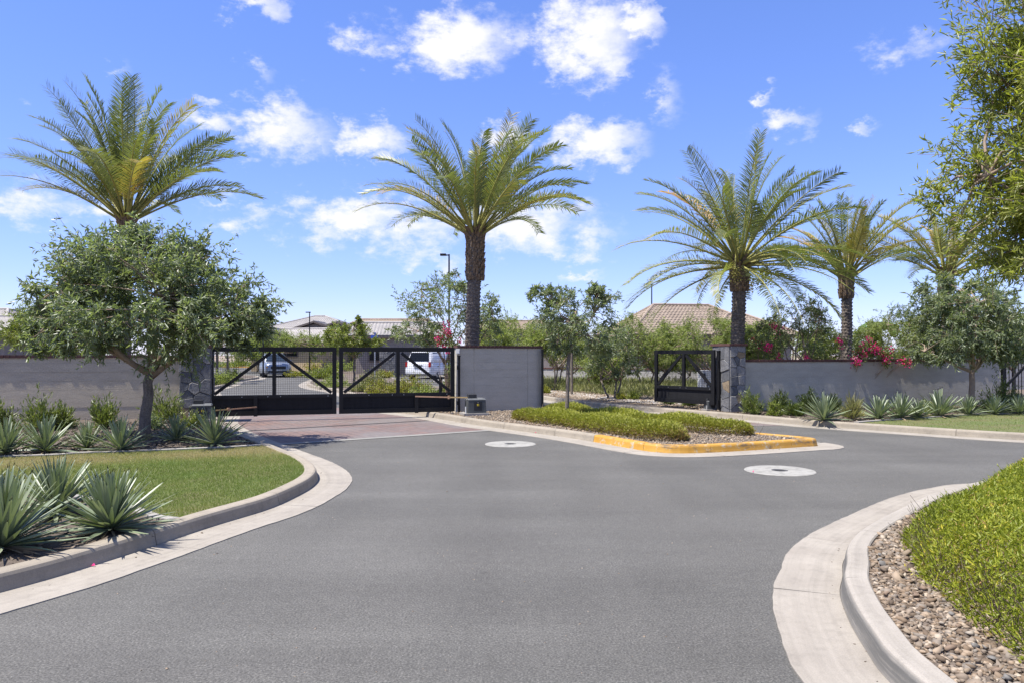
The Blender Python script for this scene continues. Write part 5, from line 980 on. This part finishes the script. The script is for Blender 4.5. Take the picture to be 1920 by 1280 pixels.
house('low beige house with broad pale roof beyond the closed gate', X(585, 74), 74, 6.6, 7.5, ZZ(643, 72), ZZ(618, 74) - ZZ(643, 72), -.28, 'gable', 'housebeige', 'tilegrey', .6, [(-.4, 1.75, 2.2, .6)])
house('low gabled end house behind the ash crown edge', X(512, 72), 73, 3.6, 5, ZZ(640, 72), ZZ(617, 72) - ZZ(640, 72), .1, 'gable_front', 'housebeige', 'tilegrey')
house('small far gabled house beside the low beige one', X(542, 110), 110, 4, 5, ZZ(617, 108), ZZ(610, 108) - ZZ(617, 108), 0, 'gable_front', 'housetaupe', 'tilegrey')
house('grey house with stone corner and pale roof behind the street sign', X(748, 60), 60, 6.2, 6, ZZ(630, 58), ZZ(607, 60) - ZZ(630, 58), .1, 'gable', 'housetaupe', 'tilegrey', .5, [(-1.6, 1.6, .9, .9)])
house('dark-gabled upper roof behind the stone-cornered house', X(735, 76), 77, 6.5, 6, ZZ(608, 76), ZZ(599.5, 76) - ZZ(608, 76), 0, 'gable', 'housetaupe', 'tile', .5)
house('long rose-roofed house far behind the gate wall', X(965, 84), 86, 9, 8, ZZ(618, 82), ZZ(603, 86) - ZZ(618, 82), 0, 'hip', 'housetaupe', 'tile', .6)
house('pale-roofed house with dark carport behind the far end of the taupe wall', X(-40, 37), 38, 5.2, 6, ZZ(622, 36), ZZ(596, 38) - ZZ(622, 36), .0, 'hip', 'housetaupe', 'tilegrey', .4, [(1.6, 1.55, 1.3, 1.4)])
house('grey-roofed taller house at the far end of the taupe wall', X(-50, 50), 52, 5.5, 6, ZZ(600, 50), ZZ(582, 52) - ZZ(600, 50), 0, 'hip', 'housetaupe', 'tilegrey', .3)
house('rose tile-roofed house behind the far end of the grey wall', X(1870, 60), 62, 7, 8, ZZ(632, 60), 1.5, -.1, 'hip', 'housebeige', 'tile', .4)
# stone corner of the signed house
rs = thing('stone_porch', 'rubble stone porch corner of the house behind the street sign', 'porch', (X(728, 55), 55, 0)); MB().box((0, 0, 1.0), (1.15, 1.0, 2.0)).build('core', M['grout'], rs)
stone_face(rs, 1.15, 2.0, lambda u, v, e: (u - .575, -.5 - e, v), 26, np.random.default_rng(77))

# ------------------------------------------------------------------ cars
def suv(label, x, y, rz, paint, rear=False, L=4.55, W=1.86, H=1.66):
    r = thing('parked_suv' if rear else 'suv', label, 'car', (x, y, 0), rz); K = M[paint]
    # body: cross-sections along the length, nose at -L/2 (local y axis), lower shell and cabin
    def shell(secs, name, m, n=14):
        V, F = [], []
        for (yy, w0, w1, z0, z1, rd) in secs:
            pts = [(-w0 + rd * .3, z0), (-w0, z0 + rd), (-w0, z0 + (z1 - z0) * .45), (-w1 - .01, z1 - rd * 1.4), (-w1 + rd, z1 - rd * .2), (-w1 * .5, z1), (0, z1 + .01)]; pts = pts + [(-a, b) for a, b in pts[-2::-1]]; V += [(a, yy, b) for a, b in pts]
        k = 13; m_ = len(secs); F = [(i * k + j, (i + 1) * k + j, (i + 1) * k + (j + 1) % k, i * k + (j + 1) % k) for i in range(m_ - 1) for j in range(k)] + [tuple(range(k)), tuple((m_ - 1) * k + j for j in range(k - 1, -1, -1))]
        return MB().add(V, F).build(name, m, r, True)
    hw = W / 2
    shell([(-L / 2, hw * .78, hw * .72, .34, .86, .06), (-L / 2 + .1, hw * .92, hw * .84, .26, .95, .07), (-L / 2 + .4, hw, hw * .90, .22, 1.02, .08), (-L / 2 + 1.25, hw, hw * .92, .22, 1.09, .08), (0, hw, hw * .95, .22, 1.10, .08), (L / 2 - .5, hw, hw * .94, .22, 1.12, .08), (L / 2 - .08, hw * .95, hw * .88, .30, 1.10, .07), (L / 2, hw * .86, hw * .80, .40, 1.02, .06)], 'body', K)
    cf, cr = -L / 2 + 1.2, L / 2 - .12
    shell([(cf, hw * .90, hw * .84, 1.02, 1.10, .02), (cf + .75, hw * .90, hw * .70, 1.02, H - .06, .05), (cf + 1.3, hw * .90, hw * .70, 1.02, H, .06), (cr - .6, hw * .90, hw * .69, 1.02, H - .02, .06), (cr - .25, hw * .88, hw * .66, 1.02, H - .08, .05), (cr, hw * .86, hw * .80, 1.02, 1.10, .02)], 'cabin', K)
    MB().add([(-hw * .80, cf + .06, 1.13), (hw * .80, cf + .06, 1.13), (hw * .645, cf + .70, H - .09), (-hw * .645, cf + .70, H - .09), (-hw * .80, cf - .01, 1.15), (hw * .80, cf - .01, 1.15), (hw * .645, cf + .66, H - .05), (-hw * .645, cf + .66, H - .05)], [(4, 5, 6, 7), (0, 3, 2, 1), (0, 1, 5, 4), (2, 3, 7, 6), (1, 2, 6, 5), (0, 4, 7, 3)]).build('windscreen', M['glassblue'], r)
    MB().add([(-hw * .74, cr + .02, 1.16), (hw * .74, cr + .02, 1.16), (hw * .63, cr - .20, H - .12), (-hw * .63, cr - .20, H - .12), (-hw * .74, cr - .06, 1.16), (hw * .74, cr - .06, 1.16), (hw * .63, cr - .27, H - .12), (-hw * .63, cr - .27, H - .12)], [(0, 1, 2, 3), (4, 7, 6, 5), (0, 4, 5, 1), (2, 6, 7, 3), (1, 5, 6, 2), (0, 3, 7, 4)]).build('rear_window', M['glass'], r)
    for s in (-1, 1):
        for (y0, y1) in ((cf + .75, cf + 1.55), (cf + 1.63, cr - .5)):
            MB().add([(s * (hw * .905), y0 - .1, 1.13), (s * (hw * .905), y1, 1.13), (s * (hw * .73), y1 - .05, H - .13), (s * (hw * .73), y0 + .16, H - .13)], [(0, 1, 2, 3)]).build('side_window', M['glass'], r)
        mi = MB().box((s * (hw + .1), cf + .62, 1.13), (.18, .12, .14), 0, .8).build('mirror', K, r)
        hl = MB().box((s * hw * .74, -L / 2 + .10, .80), (.36, .16, .10)).build('headlight', M['lamp'], r); MB().box((s * hw * .78, -L / 2 + .03, .70), (.16, .06, .07)).build('indicator', M['amber'] if s < 0 else M['lamp'], hl)
        MB().box((s * hw * .84, L / 2 - .06, .95), (.14, .14, .32)).build('tail_light', M['red'], r)
        MB().box((s * hw * .7, -L / 2 + .06, .50), (.28, .08, .2)).build('fog_lamp_bay', M['opdark'], r)
        for yy in (-L / 2 + .86, L / 2 - .86):
            wv = thing('wheel', None, None, (0, 0, 0)); wv.parent = r; wv.location = (s * (hw - .13), yy, .35)
            MB().tube([(-.115, 0, 0), (-.10, 0, 0), (.10, 0, 0), (.115, 0, 0)], [.31, .35, .35, .31], 24).build('tyre', M['rubber'], wv); MB().tube([(s * .10, 0, 0), (s * .122, 0, 0)], [.24, .22], 16).build('rim', M['alloy'], wv)
            for q in range(5): a = q * 1.2566; MB().bar((s * .126, 0, 0), (s * .126, math.cos(a) * .2, math.sin(a) * .2), .02, .05).build('spoke', M['opdark'], wv)
    MB().box((0, -L / 2 - .005, .68), (hw * 1.1, .07, .20)).build('grille', M['opdark'], r); MB().box((0, -L / 2 + .02, .40), (hw * 1.5, .1, .13)).build('lower_grille', M['opdark'], r); MB().box((0, -L / 2 - .02, .29), (hw * 1.3, .08, .06)).build('skid_plate', M['alloy'], r)
    MB().box((0, -L / 2 - .02, .505), (.5, .03, .1)).build('badge_bar', M['alloy'], r)
    MB().box((0, L / 2 + .01, .78), (.5, .03, .15)).build('number_plate', M['alloy'], r); MB().box((0, L / 2 - .02, .45), (hw * 1.6, .12, .16)).build('rear_bumper', K, r); MB().box((0, L / 2 + .005, .90), (.7, .03, .04)).build('plate_recess', M['opdark'], r)
    for s in (-1, 1): MB().bar((s * hw * .62, cf + 1.0, H + .04), (s * hw * .62, cr - .5, H + .03), .04, .03).build('roof_rail', M['alloy'], r)
    return r
suv('silver compact suv driving towards the closed gate', X(507, 53.5), 54.5, .41, 'silver')
suv('white suv parked with its tailgate towards the closed gate', X(812, 50), 51, math.pi - .35, 'carwhite', True, 5.0, 2.0, 1.86)

# ------------------------------------------------------------------ poles and signs
def pole(label, px, d, ytop, arm=0.0, rad=.06):
    z = ZZ(ytop, d); r = thing('street_lamp', label, 'street lamp', (X(px, d), d, 0), 0, 'street lamps beyond the gates'); MB().tube([(0, 0, 0), (0, 0, z)], [rad, rad * .7], 10).build('pole', M['black'], r); MB().tube([(0, 0, 0), (0, 0, .35)], rad * 1.7, 10).build('base', M['black'], r)
    if arm: MB().bar((0, 0, z - .05), (arm * .45, 0, z - .05), .06, .06).build('arm', M['black'], r); MB().box((arm * .75, 0, z - .03), (abs(arm) * .75, .28, .1)).build('lamp_head', M['black'], r)
    else: MB().box((-.12, 0, z - .04), (.4, .2, .08)).build('lamp_head', M['black'], r)
pole('black street lamp with arm rising beside the stout palm trunk', 842, 40, 477, -.42)
pole('black street lamp above the tile-roofed house', 1222, 66, 533, 0, .07)
pole('black street lamp before the tall grey-roofed house', 580.5, 64, 585, 0)
pole('black street lamp beside the ash crown and approaching car', 493.5, 52, 590, 0)
r = thing('street_sign', 'blue street name sign on a pale pole behind the closed gate', 'sign', (X(703, 44), 44, 0)); MB().tube([(0, 0, 0), (0, 0, ZZ(630, 44))], .045, 8).build('pole', M['alloy'], r); MB().box((-.02, -.06, ZZ(632, 44) + .0), (.42, .02, .17)).build('name_plate', M['blue'], r); MB().box((0, .05, ZZ(632, 44) + .19), (.02, .5, .15)).build('name_plate', M['blue'], r)
r = thing('bollard', 'short black bollard among the shrubs behind the gate brace', 'bollard', (X(826, 22.6), 22.6, BED)); MB().tube([(0, 0, 0), (0, 0, .78)], .05, 12).build('shaft', M['black'], r); MB().tube([(0, 0, .78), (0, 0, .80), (0, 0, .83)], [.055, .055, .03], 12).build('cap', M['black'], r)
# slim black marker post by the sidewalk tree
r = thing('marker_post', 'slim dark stake beside the slim island tree on the far verge', 'post', (*G(1072, 739, BED), BED)); MB().tube([(0, 0, 0), (0, 0, 2.0)], .05, 8).build('stake', M['bark'], r); MB().tube([(0, 0, 2.0), (0, 0, 2.05)], [.05, .02], 8).build('stake_tip', M['bark'], r)
